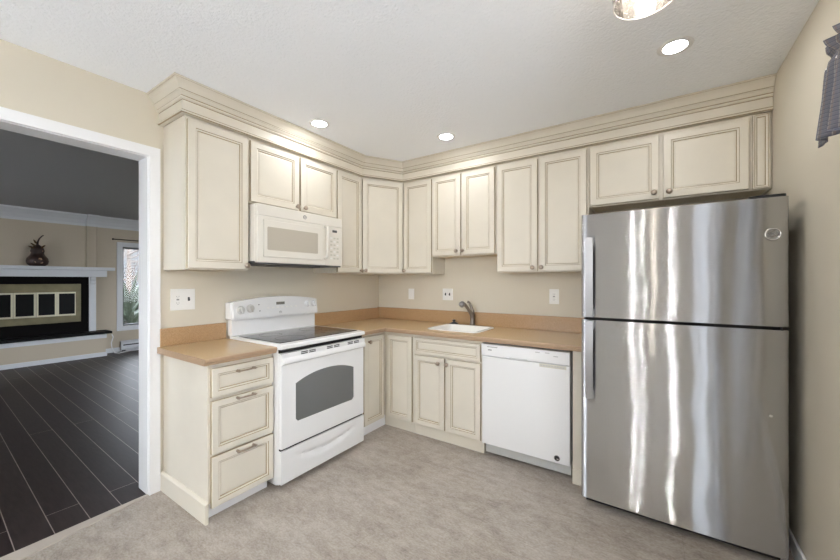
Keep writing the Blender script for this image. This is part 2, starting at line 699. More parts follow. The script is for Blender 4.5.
# added_window_1, window_5: right wall, an unseen glazed unit added for daylight and the small window under the valance
for nm, (y0, y1, z0, z1), rail in (('added_window_1', W1, 0.0), ('window_5', W5, 1.54)):
    bm = bm_new()
    for a, b, c, d in ((y0 - 0.06, y0 + 0.03, z0 - 0.06, z1 + 0.06), (y1 - 0.03, y1 + 0.06, z0 - 0.06, z1 + 0.06),
                       (y0, y1, z1 - 0.03, z1 + 0.06), (y0, y1, z0 - 0.06, z0 + 0.03)):
        box(bm, XR - 0.015, XR + 0.10, a, b, c, d)
    if rail:
        box(bm, XR + 0.03, XR + 0.09, y0, y1, rail - 0.02, rail + 0.02)
    else:
        box(bm, XR + 0.03, XR + 0.09, (y0 + y1) / 2 - 0.05, (y0 + y1) / 2 + 0.05, z0, z1)
    pb = bm_new()
    box(pb, XR + 0.06, XR + 0.066, y0 + 0.03, y1 - 0.03, z0 + 0.03, z1 - 0.03)
    window(nm, bm, pb)
# added_window_2, added_window_4: unseen glazing added for daylight, behind the camera and in the living room
for nm, (x0, x1, z0, z1), yw in (('added_window_2', W2, YF), ('added_window_4', W4, LY0)):
    bm = bm_new()
    for a, b, c, d in ((x0 - 0.06, x0 + 0.06, z0 - 0.05, z1 + 0.06), (x1 - 0.06, x1 + 0.06, z0 - 0.05, z1 + 0.06),
                       (x0, x1, z1 - 0.06, z1 + 0.06), (x0, x1, z0 - 0.05, z0 + 0.08),
                       ((x0 + x1) / 2 - 0.05, (x0 + x1) / 2 + 0.05, z0, z1)):
        box(bm, a, b, yw - 0.10, yw + 0.015, c, d)
    pb = bm_new()
    box(pb, x0 + 0.06, x1 - 0.06, yw - 0.066, yw - 0.06, z0 + 0.08, z1 - 0.06)
    window(nm, bm, pb)
# window_3: living room casement
bm = bm_new()
y0, y1, z0, z1 = W3
for a, b, c, d in ((y0 - 0.085, y0, z0 - 0.085, z1 + 0.085), (y1, y1 + 0.085, z0 - 0.085, z1 + 0.085),
                   (y0, y1, z1, z1 + 0.085), (y0, y1, z0 - 0.085, z0)):
    box(bm, XL + 0.001, XL + 0.03, a, b, c, d, 0.004)
for a, b, c, d in ((y0, y0 + 0.03, z0, z1), (y1 - 0.03, y1, z0, z1), (y0, y1, z1 - 0.03, z1), (y0, y1, z0, z0 + 0.03),
                   (-0.03, 0.03, z0, z1)):
    box(bm, XL - 0.10, XL - 0.04, a, b, c, d, mi=1)
pb = bm_new()
box(pb, XL - 0.075, XL - 0.07, y0 + 0.03, y1 - 0.03, z0 + 0.03, z1 - 0.03)
window('window_3', bm, pb, ['living_trim', 'dark_grey'])

# doorway casing, jambs, threshold
bm = bm_new()
cz0, cz1 = 0.0, DOZ + 0.065


def casing_leg(bm, ya, yb, z0, z1, x0, x1):
    box(bm, x0, x1, ya, yb, z0, z1, 0.002)


for (ya, yb) in ((DO1 + 0.004, DO1 + 0.064), (DO0 - 0.064, DO0 - 0.004)):
    box(bm, 0.0, 0.014, ya, yb, 0, cz1, 0.0)
    box(bm, -WT - 0.014, -WT, ya, yb, 0, cz1, 0.0)
for xa, xb in ((0.0, 0.014), (-WT - 0.014, -WT)):
    box(bm, xa, xb, DO0 - 0.004, DO1 + 0.004, DOZ + 0.004, cz1, 0.0)
# raised inner bead of the casing
box(bm, 0.013, 0.018, DO1 + 0.004, DO1 + 0.016, 0, DOZ + 0.004, 0.002)
box(bm, 0.013, 0.018, DO0 - 0.016, DO0 - 0.004, 0, DOZ + 0.004, 0.002)
box(bm, 0.013, 0.018, DO0 - 0.016, DO1 + 0.016, DOZ + 0.004, DOZ + 0.016, 0.002)
struct('trim_1', bm, 'trim')
bm = bm_new()
box(bm, -WT, 0.0, DO1, DO1 + 0.02, 0, DOZ + 0.02)
box(bm, -WT, 0.0, DO0 - 0.02, DO0, 0, DOZ + 0.02)
box(bm, -WT, 0.0, DO0, DO1, DOZ, DOZ + 0.02)
struct('trim_2', bm, 'trim')
bm = bm_new()
M['threshold'] = mat('metal_threshold', (0.48, 0.43, 0.375), 0.45)
prism(bm, [(-0.006, DO1), (0.014, DO1), (0.085, -2.66), (0.20, DO0), (0.03, DO0), (0.008, -2.66)], 0.0, 0.006, 'z')
o = struct('trim_3', bm, 'threshold')
# baseboards
bm = bm_new()
box(bm, XR - 0.013, XR, W1[1] + 0.061, YB, 0, 0.085, 0.004)
box(bm, XR - 0.013, XR, YF, W1[0] - 0.061, 0, 0.085, 0.004)
struct('baseboard_right', bm, 'trim')
bm = bm_new()
box(bm, XL, XL + 0.013, LY0, LY1, 0, 0.085, 0.004)
struct('baseboard_far', bm, 'living_trim')
# living room crown moulding wrapped round the chimney batten
bm = bm_new()
prof = [(0, 2.30), (0.015, 2.30), (0.02, 2.34), (0.05, 2.40), (0.085, 2.45), (0.10, 2.47), (0.10, 2.5), (0, 2.5)]
prism(bm, [(XL + a, b) for a, b in prof], LY0, LY1, 'y')
prism(bm, [(XL + a + (0.045 if a else 0), b) for a, b in prof], -1.28, -1.117, 'y')
struct('trim_4', bm, 'living_trim')
bm = bm_new()
box(bm, XL, XL + 0.028, -1.262, -1.135, 1.57, 2.31, 0.002)
box(bm, XL, XL + 0.045, -1.275, -1.262, 1.57, 2.31, 0.002)
box(bm, XL, XL + 0.045, -1.135, -1.122, 1.57, 2.31, 0.002)
struct('trim_5', bm, 'wall_living')


# ------------------------------------------------------------------ crown moulding over the cabinets
def offset_path(path, d):
    """miter offset to the right-hand (room) side of an open 2-D path"""
    out = []
    n = len(path)
    segs = []
    for a, b in zip(path, path[1:]):
        v = (Vector(b) - Vector(a)).normalized()
        segs.append((Vector(a), v, Vector((v.y, -v.x))))
    for i in range(n):
        if i == 0:
            a, v, nn = segs[0]
            out.append(Vector(path[0]) + nn * d)
        elif i == n - 1:
            a, v, nn = segs[-1]
            out.append(Vector(path[-1]) + nn * d)
        else:
            n1, n2 = segs[i - 1][2], segs[i][2]
            bis = (n1 + n2).normalized()
            out.append(Vector(path[i]) + bis * (d / bis.dot(n1)))
    return out


def sweep(bm, path, prof, mis):
    rows = [[bm.verts.new((p.x, p.y, z)) for p in offset_path(path, d)] for d, z in prof]
    n = len(prof)
    for j in range(n):
        a, b = rows[j], rows[(j + 1) % n]
        for i in range(len(path) - 1):
            f = bm.faces.new((a[i], a[i + 1], b[i + 1], b[i]))
            f.material_index = mis[j]
    for k in (0, -1):
        bm.faces.new([r[k] for r in rows])


CROWN_PATH = [(0.001, -2.187), (0.306, -2.187), (0.306, -0.687), (0.522, -0.306), (XR - 0.001, -0.306)]
crown = thing('crown_molding', 'cream crown molding running along the ceiling above all the upper cabinets', 'crown molding',
              (0.3, -1.2, 2.30))


def crown_part(name, prof, mis):
    bm = bm_new()
    sweep(bm, CROWN_PATH, prof, mis)
    bm.transform(Matrix.Translation((-0.3, 1.2, -2.30)))
    return obj(name, bm, ['cream', 'glaze'], crown)


crown_part('light_rail', [(0.0, 2.3415), (0.0, 2.3215), (0.023, 2.3215), (0.030, 2.3245), (0.033, 2.3290), (0.030, 2.3340), (0.0255, 2.3350), (0.0255, 2.3395), (0.023, 2.3415)],
           [0, 0, 1, 0, 0, 0, 1, 1, 0])
crown_part('frieze_board', [(0.0, 2.3945), (0.0, 2.342), (0.022, 2.342), (0.022, 2.3945)], [0, 0, 0, 0])
crown_part('cornice', [(0.0, 2.4985), (0.0, 2.395), (0.022, 2.395), (0.0225, 2.3995), (0.032, 2.401), (0.036, 2.407), (0.035, 2.412), (0.030, 2.4145),
                       (0.031, 2.419), (0.036, 2.423), (0.044, 2.434), (0.050, 2.4375), (0.050, 2.4415), (0.0465, 2.442), (0.0480, 2.4465),
                       (0.053, 2.455), (0.063, 2.472), (0.077, 2.486), (0.083, 2.4885), (0.083, 2.4905), (0.089, 2.4915), (0.089, 2.4985)],
           [0, 0, 1, 0, 0, 0, 1, 1, 0, 0, 0, 0, 1, 1, 0, 0, 0, 0, 1, 0, 0, 0])

# ------------------------------------------------------------------ upper cabinets
UD = 0.305
UB, UT = 1.402, 2.321


def upper(name_label, loc, rz, w_, zb, doors, knobs, depth=UD, filler=None, zt=UT):
    """loc = left wall corner; doors = [(x0, x1)] local; knobs = [(door index, x, z world)]"""
    t = thing('upper_cabinet', name_label, 'cabinet', (loc[0], loc[1], zb), rz, 'cream wall cabinets')
    bm = bm_new()
    h_ = zt - zb
    box(bm, 0.0005, w_ - 0.0005, -depth, -0.001, 0, h_, 0.0015)
    # recessed underside
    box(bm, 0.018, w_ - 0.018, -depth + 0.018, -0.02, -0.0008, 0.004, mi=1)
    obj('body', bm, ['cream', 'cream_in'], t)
    ds = []
    for (a, b) in doors:
        bm = door_bm(b - a, h_ - 0.030, x0=a, z0=0.008, yb=-depth - 0.0005)
        ds.append(obj('door', bm, ['cream', 'glaze'], t))
    for i, x, z in knobs:
        knob(ds[i], x, -depth - 0.0205, z - zb)
    return t


R90 = PI / 2
upper('cream wall cabinet with one tall door, nearest the doorway', (0.0, -2.186), R90, 0.384, UB,
      [(0.008, 0.380)], [(0, 0.362, 1.436)])
upper('short two-door cream wall cabinet above the white microwave', (0.0, -1.801), R90, 0.800, 1.873,
      [(0.013, 0.403), (0.421, 0.793)], [(0, 0.380, 1.905), (1, 0.452, 1.906)])
upper('narrow one-door cream wall cabinet just right of the microwave', (0.0, -1.0), R90, 0.312, UB,
      [(0.005, 0.305)], [(0, 0.284, 1.432)])
# diagonal corner cabinet
t = thing('corner_upper_cabinet', 'diagonal cream wall cabinet set across the corner of the room', 'cabinet',
          (0.0, YB, UB), 0, 'cream wall cabinets')
bm = bm_new()
off = -YB
prism(bm, [(0.001, 0), (0.001, -0.687 + off), (0.305, -0.687 + off), (0.522, -0.305 + off), (0.522, 0)], 0, UT - UB, 'z')
obj('body', bm, 'cream', t)
dv = Vector((0.209, 0.367, 0)).normalized()
nv = Vector((dv.y, -dv.x, 0))
bm = door_bm(0.412, UT - UB - 0.030, x0=0.010, z0=0.008, yb=-0.0005)
rotd = Matrix(((dv.x, -nv.x, 0, 0.306), (dv.y, -nv.y, 0, -0.685 + off), (0, 0, 1, 0), (0, 0, 0, 1)))
bm.transform(rotd)
dcor = obj('door', bm, ['cream', 'glaze'], t)
k = knob(dcor, *(rotd @ Vector((0.034, -0.0205, 0.030))))
k.rotation_euler = (0, 0, math.atan2(dv.y, dv.x))

upper('narrow one-door cream wall cabinet just right of the diagonal corner cabinet', (0.5235, YB), 0, 0.345, UB,
      [(0.016, 0.340)], [(0, 0.035, 1.434)], depth=0.235)
upper('shorter two-door cream wall cabinet above the sink', (0.8700, YB), 0, 0.641, 1.559,
      [(0.004, 0.302), (0.320, 0.624)], [(0, 0.267, 1.603), (1, 0.331, 1.604)], depth=0.235)
upper('tall two-door cream wall cabinet between sink and refrigerator', (1.5125, YB), 0, 0.709, UB,
      [(0.006, 0.338), (0.356, 0.694)], [(0, 0.306, 1.439), (1, 0.375, 1.440)], depth=0.235)
tf = upper('short wide two-door cream wall cabinet above the refrigerator', (2.2225, YB), 0, 0.966, 1.872,
           [(0.008, 0.424), (0.445, 0.866)], [(0, 0.396, 1.920), (1, 0.478, 1.917)], depth=0.235)
bm = door_bm(0.074, UT - 1.872 - 0.010, stile=0.018, x0=0.882, z0=0.004, yb=-0.2355, t=0.015)
obj('filler_strip', bm, ['cream', 'glaze'], tf)

# ------------------------------------------------------------------ base cabinets
BT = 0.876     # top of base carcasses


def bar_pull(parent, x, y, z):
    bm = bm_new()
    for s in (-1, 1):
        lathe(bm, [(0.008, 0), (0.008, 0.003), (0.0045, 0.006), (0.0045, 0.022)], 12, mtx=towards_front(x + s * 0.048, y, z))
        lathe(bm, [(0, 0.015), (0.007, 0.017), (0.0085, 0.023), (0.007, 0.029), (0, 0.031)], 12, mtx=towards_front(x + s * 0.048, y, z))
    tube(bm, [(x - 0.06, y - 0.024, z), (x - 0.03, y - 0.027, z), (x, y - 0.028, z), (x + 0.03, y - 0.027, z), (x + 0.06, y - 0.024, z)],
         [0.004, 0.0045, 0.005, 0.0045, 0.004], 10)
    return obj('pull_handle', bm, 'nickel', parent, 'brushed nickel bar pull')


# drawer base at the end of the left run
BD = 0.575
t = thing('drawer_base_cabinet', 'cream three-drawer base cabinet between doorway and range', 'cabinet', (0.002, -2.186, 0), R90,
          'cream base cabinets')
bm = bm_new()
prism(bm, [(0, 0.0), (0, 0.10), (-0.0, BT), (-BD, BT), (-BD, 0.10), (-0.50, 0.10), (-0.50, 0.0)], 0.0, 0.3905, 'x')
obj('body', bm, 'cream', t)
bm = bm_new()
prism(bm, [(-0.018, 0), (-0.018, 0.105), (-0.012, 0.113), (-0.004, 0.118), (0.0, 0.118), (0.0, 0)], -0.590, 0.0, 'y')
bmesh.ops.bevel(bm, geom=[e for e in bm.edges if e.calc_length() > 0.1 and abs(e.verts[0].co.x - e.verts[1].co.x) < 1e-6 and e.verts[0].co.y < -0.5 and e.verts[1].co.y < -0.5],
                offset=0.004, segments=2, affect='EDGES')
obj('base_molding', bm, 'cream', t)
for (z0, z1) in ((0.075, 0.357), (0.372, 0.664), (0.685, 0.846)):
    dbm = door_bm(0.376, z1 - z0, stile=0.046, x0=0.014, z0=z0, yb=-BD - 0.0005)
    dr = obj('drawer', dbm, ['cream', 'glaze'], t)
    bar_pull(dr, 0.202, -BD - 0.0205, (z0 + z1) / 2 + (0.044 if z1 > 0.8 else (0.135 if z1 > 0.6 else 0.127)))
bm = bm_new()
box(bm, 0.0, 0.382, -0.535, -0.5005, 0.0, 0.096, 0.001)
obj('toe_kick', bm, 'trim', t, 'white painted toe kick')

# corner base cabinet with a folding pair of doors
t = thing('corner_base_cabinet', 'cream corner base cabinet with an L-shaped pair of narrow doors', 'cabinet',
          (0.002, YB - 0.002, 0), 0, 'cream base cabinets')
oy = -(YB - 0.002)
bm = bm_new()
bx, by = 0.550, -0.636          # carcass face lines
L0 = -0.985                     # left run starts right of the range
prism(bm, [(0, 0), (0, L0 + oy), (bx, L0 + oy), (bx, by + oy), (0.880, by + oy), (0.880, 0)], 0.10, BT, 'z')
prism(bm, [(0, 0), (0, L0 + oy), (0.533, L0 + oy), (0.533, -0.606 + oy), (0.880, -0.606 + oy), (0.880, 0)], 0.0, 0.0995, 'z', mi=0)
obj('body', bm, 'cream', t)
bm = bm_new()
box(bm, 0.5335, 0.5385, L0 + oy, -0.612 + oy, 0.0, 0.095)
obj('toe_kick', bm, 'trim', t, 'white painted toe kick')
bm = bm_new()
box(bm, 0.5335, 0.880, -0.6115 + oy, -0.6065 + oy, 0.0, 0.10)
obj('toe_kick', bm, 'cream', t)
d = door_bm(0.262, 0.762, stile=0.05, x0=0, z0=0, yb=0)
d.transform(Matrix.Translation((bx + 0.0005, -0.925 + oy, 0.088)) @ Matrix.Rotation(R90, 4, 'Z'))
dl = obj('door', d, ['cream', 'glaze'], t)
k = knob(dl, bx + 0.0205, -0.870 + oy, 0.806)
k.rotation_euler = (0, 0, R90)
d = door_bm(0.272, 0.740, stile=0.05, x0=0.596, z0=0.104, yb=by + oy - 0.0005)
obj('door', d, ['cream', 'glaze'], t)

# sink base
t = thing('sink_base_cabinet', 'cream two-door base cabinet with false drawer front below the sink', 'cabinet', (0.884, YB - 0.002, 0), 0,
          'cream base cabinets')
dd = by - (YB - 0.002)
bm = bm_new()
x1_ = 1.528 - 0.884
prism(bm, [(0, 0.0), (0, 0.62), (-0.14, 0.62), (-0.14, 0.62), (dd + 0.012, 0.62), (dd + 0.012, BT), (dd, BT), (dd, 0.10), (dd + 0.03, 0.10), (dd + 0.03, 0)], 0, x1_, 'x')
obj('body', bm, 'cream', t)
bm = bm_new()
box(bm, 0, x1_, dd + 0.024, dd + 0.0295, 0.0, 0.10)
obj('toe_kick', bm, 'cream', t)
bm = door_bm(0.619, 0.135, stile=0.038, x0=0.010, z0=0.712, yb=dd - 0.0005)
obj('false_drawer_front', bm, ['cream', 'glaze'], t)
for i, (a, b) in enumerate(((0.014, 0.311), (0.331, 0.629))):
    dr = obj('door', door_bm(b - a, 0.590, x0=a, z0=0.106, yb=dd - 0.0005, stile=0.052), ['cream', 'glaze'], t)
    knob(dr, (0.261, 0.341)[i], dd - 0.0205, 0.655)

# end panel between dishwasher and refrigerator
t = thing('base_end_panel', 'narrow cream base panel between dishwasher and refrigerator', 'panel', (2.172, YB - 0.002, 0), 0,
          )
bm = bm_new()
box(bm, 0, 0.062, dd - 0.02, -0.002, 0, BT, 0.001)
obj('panel', bm, 'cream', t)
bm = bm_new()
box(bm, 0.0, 0.062, dd - 0.032, dd - 0.0205, 0, 0.10, 0.003)
obj('base_molding', bm, 'cream', t)

# ------------------------------------------------------------------ countertops
CT0, CT1 = 0.8765, 0.914


def edge_prof(front):
    """countertop outline (depth, z) with an eased, stepped front edge; depth grows towards the room"""
    return [(0.0, CT0), (front - 0.012, CT0), (front - 0.006, CT0 + 0.004), (front - 0.006, CT0 + 0.012), (front, CT0 + 0.018),
            (front, CT1 - 0.005), (front - 0.005, CT1), (0.0, CT1)]


t = thing('countertop', 'short tan laminate countertop on the three-drawer cabinet', 'countertop', (0.018, -2.226, CT0), 0)
bm = bm_new()
pf = edge_prof(0.616)
prism(bm, [(a, z - CT0) for a, z in pf], 0.0, 0.430, 'y')
for f in bm.faces:
    f.material_index = 1 if abs(f.normal.z) < 0.5 else 0
bm.normal_update()
for f in bm.faces:
    f.material_index = 0 if abs(f.normal.z) > 0.8 else 1
obj('slab', bm, ['counter', 'counter_edge'], t)
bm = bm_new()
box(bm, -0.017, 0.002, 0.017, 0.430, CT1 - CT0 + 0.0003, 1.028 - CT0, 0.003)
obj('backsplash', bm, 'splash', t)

t = thing('countertop', 'L-shaped tan laminate countertop around the corner and sink', 'countertop', (0.0, YB, CT0), 0)
SK = (0.985, 1.425, -0.555, -0.195)    # sink cut-out (world)
cfx, cfy = 0.618, -0.706
bm = bm_new()
L1 = -1.0205
xr = 2.236


# L-shaped outline built as one sweep of the edge profile + top with cut-out
outline = [(0.001, L1 - 0.0), (cfx, L1), (cfx, cfy), (xr, cfy), (xr, YB - 0.001), (0.001, YB - 0.001)]
yy0, yy1 = YB - 0.001, cfy
xs = [0.001, cfx - 0.012, SK[0], SK[1], xr]


def slab(z, flip):
    def q(a, b, c, d):
        v = [bm.verts.new(p) for p in ((a, c, z), (b, c, z), (b, d, z), (a, d, z))]
        f = bm.faces.new(v)
        f.material_index = 0
    yf = cfy + 0.012
    q(xs[0], xs[1], L1, yy0)
    q(xs[1], xs[2], yf, yy0)
    q(xs[2], xs[3], yf, SK[2])
    q(xs[2], xs[3], SK[3], yy0)
    q(xs[3], xs[4], yf, yy0)


slab(CT1, False)
slab(CT0, True)
path = [(cfx - 0.012, L1), (cfx - 0.012, cfy + 0.012), (xr, cfy + 0.012)]
sweep(bm, path, [(0.0, CT0), (0.006, CT0 + 0.004), (0.006, CT0 + 0.012), (0.012, CT0 + 0.018), (0.012, CT1 - 0.005), (0.007, CT1), (0.0, CT1)],
      [1, 1, 1, 1, 1, 0, 0])
# hole walls and end walls
for a, b in (((SK[0], SK[2]), (SK[1], SK[2])), ((SK[1], SK[2]), (SK[1], SK[3])), ((SK[1], SK[3]), (SK[0], SK[3])), ((SK[0], SK[3]), (SK[0], SK[2])),
             ((xs[0], L1), (xs[1], L1)), ((xr, cfy + 0.012), (xr, yy0)), ((xs[0], yy0), (xr, yy0)), ((xs[0], L1), (xs[0], yy0))):
    v = [bm.verts.new((*a, CT0)), bm.verts.new((*b, CT0)), bm.verts.new((*b, CT1)), bm.verts.new((*a, CT1))]
    bm.faces.new(v).material_index = 1
bmesh.ops.remove_doubles(bm, verts=bm.verts[:], dist=1e-5)
bm.transform(Matrix.Translation((0, -YB, -CT0)))
obj('slab', bm, ['counter', 'counter_edge'], t)
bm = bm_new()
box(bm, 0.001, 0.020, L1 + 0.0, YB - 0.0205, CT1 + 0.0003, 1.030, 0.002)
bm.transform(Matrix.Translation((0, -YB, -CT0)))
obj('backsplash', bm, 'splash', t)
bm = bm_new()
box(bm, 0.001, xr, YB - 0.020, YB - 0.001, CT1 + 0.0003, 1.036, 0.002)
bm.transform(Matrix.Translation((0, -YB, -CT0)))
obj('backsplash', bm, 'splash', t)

# ------------------------------------------------------------------ sink, faucet, stopper
def rrect(x0, x1, y0, y1, r, n=5):
    out = []
    for cx, cy, a0 in ((x1 - r, y1 - r, 0), (x0 + r, y1 - r, 90), (x0 + r, y0 + r, 180), (x1 - r, y0 + r, 270)):
        for i in range(n + 1):
            a = math.radians(a0 + 90 * i / n)
            out.append((cx + r * math.cos(a), cy + r * math.sin(a)))
    return out


t = thing('sink', 'white enamel kitchen sink set into the tan countertop', 'sink', (1.205, -0.375, CT1), 0)
bm = bm_new()
lev = [(0.025, -0.0000, 0.05), (0.025, 0.005, 0.05), (0.020, 0.008, 0.05), (0.0, 0.006, 0.045), (-0.006, 0.0, 0.045), (-0.022, -0.17, 0.05), (-0.06, -0.185, 0.05)]
rings = []
hx, hy = (SK[1] - SK[0]) / 2 - 0.004, (SK[3] - SK[2]) / 2 - 0.004
for g, z, r in lev:
    rings.append([bm.verts.new((x, y, z + 0.0005)) for x, y in rrect(-hx - g, hx + g, -hy - g, hy + g, r)])
for a, b in zip(rings, rings[1:]):
    n = len(a)
    for i in range(n):
        f = bm.faces.new((a[i], a[(i + 1) % n], b[(i + 1) % n], b[i]))
        f.smooth = True
bm.faces.new(rings[-1])
obj('basin', bm, 'sink', t)
bm = bm_new()
lathe(bm, [(0, 0.002), (0.03, 0.002), (0.042, 0.004), (0.045, 0.0)], 24, mtx=Matrix.Translation((0, 0, -0.184)))
obj('drain', bm, 'chrome', t, 'chrome drain ring')

t = thing('faucet', 'brushed steel pull-out faucet behind the sink', 'faucet', (1.200, -0.130, CT1 + 0.0003), 0)
bm = bm_new()
lathe(bm, [(0.0, 0), (0.030, 0), (0.030, 0.004), (0.024, 0.010), (0.0215, 0.02), (0.0215, 0.10), (0.023, 0.11), (0.0, 0.118)], 24)
obj('base', bm, 'faucet', t)
bm = bm_new()
# spout leaning out over the sink to the left, with the round spray head at its end
sp = [(0.004, -0.004, 0.080), (-0.004, -0.022, 0.112), (-0.020, -0.055, 0.160), (-0.036, -0.085, 0.198), (-0.044, -0.100, 0.210)]
tube(bm, sp, [0.020, 0.017, 0.015, 0.0145, 0.015], 14)
sp_o = obj('spout', bm, 'faucet', t)
bm = bm_new()
hd = Matrix.Translation((-0.050, -0.110, 0.206)) @ Vector((-0.3, -0.55, -0.55)).normalized().to_track_quat('Z', 'Y').to_matrix().to_4x4()
lathe(bm, [(0, -0.022), (0.016, -0.020), (0.025, -0.010), (0.028, 0.006), (0.026, 0.022), (0.020, 0.028), (0.0, 0.029)], 20, mtx=hd)
obj('spray_head', bm, 'handle_steel', t, 'bright round spray head')
bm = bm_new()
tube(bm, [(0.0, 0.0, 0.11), (0.0, 0.004, 0.135), (-0.012, 0.0, 0.175), (-0.028, -0.008, 0.215), (-0.045, -0.016, 0.222)],
     [0.019, 0.016, 0.011, 0.010, 0.012], 12)
obj('lever_handle', bm, 'faucet', t)

t = thing('sink_stopper', 'small black sink stopper on the counter left of the faucet', 'stopper', (1.012, -0.146, CT1 + 0.0003), 0)
bm = bm_new()
lathe(bm, [(0, 0), (0.042, 0), (0.045, 0.005), (0.040, 0.012), (0.024, 0.018), (0.014, 0.026), (0, 0.026)], 20)
obj('flange', bm, 'dark', t)
bm = bm_new()
lathe(bm, [(0.010, 0.024), (0.010, 0.032), (0.017, 0.036), (0.017, 0.044), (0, 0.047)], 16)
obj('grip', bm, 'dark', t)

# ------------------------------------------------------------------ range
def ring_bm(r0, r1, z, n=40, mtx=None):
    bm = bm_new()
    for k in range(n):
        a, b = 2 * PI * k / n, 2 * PI * (k + 1) / n
        bm.faces.new([bm.verts.new(p) for p in ((r0 * math.cos(a), r0 * math.sin(a), z), (r1 * math.cos(a), r1 * math.sin(a), z),
                                                (r1 * math.cos(b), r1 * math.sin(b), z), (r0 * math.cos(b), r0 * math.sin(b), z))])
    bmesh.ops.remove_doubles(bm, verts=bm.verts[:], dist=1e-6)
    return bm


def text_part(body, size, mtx, material, parent, name='lettering', depth=0.0004):
    cu = bpy.data.curves.new(name, 'FONT')
    cu.body = body
    cu.size = size
    cu.align_x = 'CENTER'
    cu.align_y = 'CENTER'
    cu.extrude = depth
    tmp = bpy.data.objects.new('tmp_text', cu)
    me = bpy.data.meshes.new_from_object(tmp)
    bpy.data.objects.remove(tmp)
    bpy.data.curves.remove(cu)
    me.transform(mtx)
    me.materials.append(M[material])
    me.name = name
    o = bpy.data.objects.new(name, me)
    COL.objects.link(o)
    o.parent = parent
    return o


FRONT = Matrix.Rotation(PI / 2, 4, 'X')     # text lying in XY -> standing in XZ, read from -Y

RW = 0.764
rg = thing('range', 'white freestanding electric range with black glass cooktop', 'range', (0.005, -1.7935, 0), R90)
RF = -0.628            # body front (local y)
bm = bm_new()
box(bm, 0.004, RW - 0.004, RF, -0.012, 0.03, 0.895, 0.003)
box(bm, 0.03, RW - 0.03, RF + 0.06, -0.05, 0.0, 0.031)
obj('body', bm, 'white', rg)
bm = bm_new()
prism(bm, [(-0.055, 0.895), (-0.662, 0.897), (-0.667, 0.902), (-0.667, 0.916), (-0.660, 0.926), (-0.600, 0.930), (-0.055, 0.930)], 0, RW, 'x')
obj('cooktop_frame', bm, 'white', rg)
bm = bm_new()
box(bm, 0.030, RW - 0.030, -0.610, -0.125, 0.929, 0.9335, 0.0015)
gl = obj('cooktop_glass', bm, 'black_glass', rg, 'black ceramic cooktop glass')
for (cx, cy, r) in ((0.20, -0.49, 0.105), (0.57, -0.49, 0.08), (0.20, -0.245, 0.08), (0.57, -0.245, 0.095)):
    bm = bm_new()
    b2 = ring_bm(r - 0.004, r, 0.9339)
    b2.transform(Matrix.Translation((cx, cy, 0)))
    bm.free()
    obj('burner_ring', b2, 'ring', gl)
bm = bm_new()
box(bm, 0.006, RW - 0.006, RF - 0.012, RF + 0.0, 0.872, 0.894)
obj('cooktop_gap_shade', bm, 'gap', rg, 'black strip painted as shade under the cooktop')  # solid black in place of the shade under the rim
bm = bm_new()
box(bm, 0.008, RW - 0.008, RF - 0.020, RF - 0.0005, 0.2505, 0.2615)
obj('drawer_gap_shade', bm, 'gap', rg, 'black strip painted as shade between oven door and storage drawer')  # strip drawn where only shade falls between the fronts
# backguard: curved-top control panel
bm = bm_new()
n = 24
pts = []
for i in range(n + 1):
    s = i / n
    pts.append((-0.008 + (RW + 0.016) * s, 1.172 + 0.036 * math.sin(PI * s) ** 0.8))
outl = [(0.004, 1.046), (-0.008, 1.058)] + pts + [(RW + 0.008, 1.058), (RW - 0.004, 1.046)]
prism(bm, outl, -0.100, -0.010, 'y')
es = [e for e in bm.edges if abs(e.verts[0].co.y + 0.10) < 1e-5 and abs(e.verts[1].co.y + 0.10) < 1e-5]
bmesh.ops.bevel(bm, geom=es, offset=0.014, segments=4, affect='EDGES')
# lean the face back a little
for v in bm.verts:
    if v.co.y < -0.05:
        v.co.y += (v.co.z - 1.046) * 0.12
bg = obj('backguard', bm, 'white', rg)
for f in bg.data.polygons:
    f.use_smooth = False
bm = bm_new()
box(bm, 0.008, RW - 0.008, -0.066, -0.010, 0.9305, 1.0465, 0.002)
obj('backguard_riser', bm, 'white', rg)


def bgy(z):
    return -0.100 + (z - 1.046) * 0.12


for x, z, r in ((0.060, 1.118, 0.027), (0.134, 1.126, 0.027), (0.655, 1.137, 0.025), (0.720, 1.135, 0.025)):
    bm = bm_new()
    lathe(bm, [(r + 0.004, 0), (r + 0.004, 0.003), (r, 0.006), (r * 0.9, 0.018), (0, 0.019)], 20)
    box(bm, -0.005, 0.005, -r, r, 0.018, 0.030, 0.002)
    bm.transform(towards_front(x, bgy(z) - 0.0004, z) @ Matrix.Rotation(0.3, 4, 'Z'))
    obj('control_knob', bm, ['white' if x > 0.4 else 'knob_grey'], rg)
bm = bm_new()
box(bm, 0.355, 0.430, bgy(1.153) - 0.003, bgy(1.153) + 0.003, 1.142, 1.164, 0.001)
obj('clock_display', bm, 'display_grey', rg, 'grey clock display window')
text_part('12:00', 0.018, Matrix.Translation((0.392, bgy(1.153) - 0.0034, 1.153)) @ FRONT, 'dark', rg, 'clock_digits') if False else None
for i in range(7):
    bm = bm_new()
    x = 0.27 + i * 0.042
    z = 1.121
    box(bm, x, x + 0.022, bgy(z) - 0.0015, bgy(z) + 0.003, z - 0.006, z + 0.006, 0.0005)
    obj('touch_button', bm, 'plate', rg)
for i, (x, z) in enumerate(((0.205, 1.150), (0.210, 1.102))):
    bm = bm_new()
    lathe(bm, [(0.005, 0), (0.005, 0.001), (0, 0.0012)], 10, mtx=towards_front(x, bgy(z) - 0.0003, z))
    obj('indicator_light', bm, 'ink', rg)
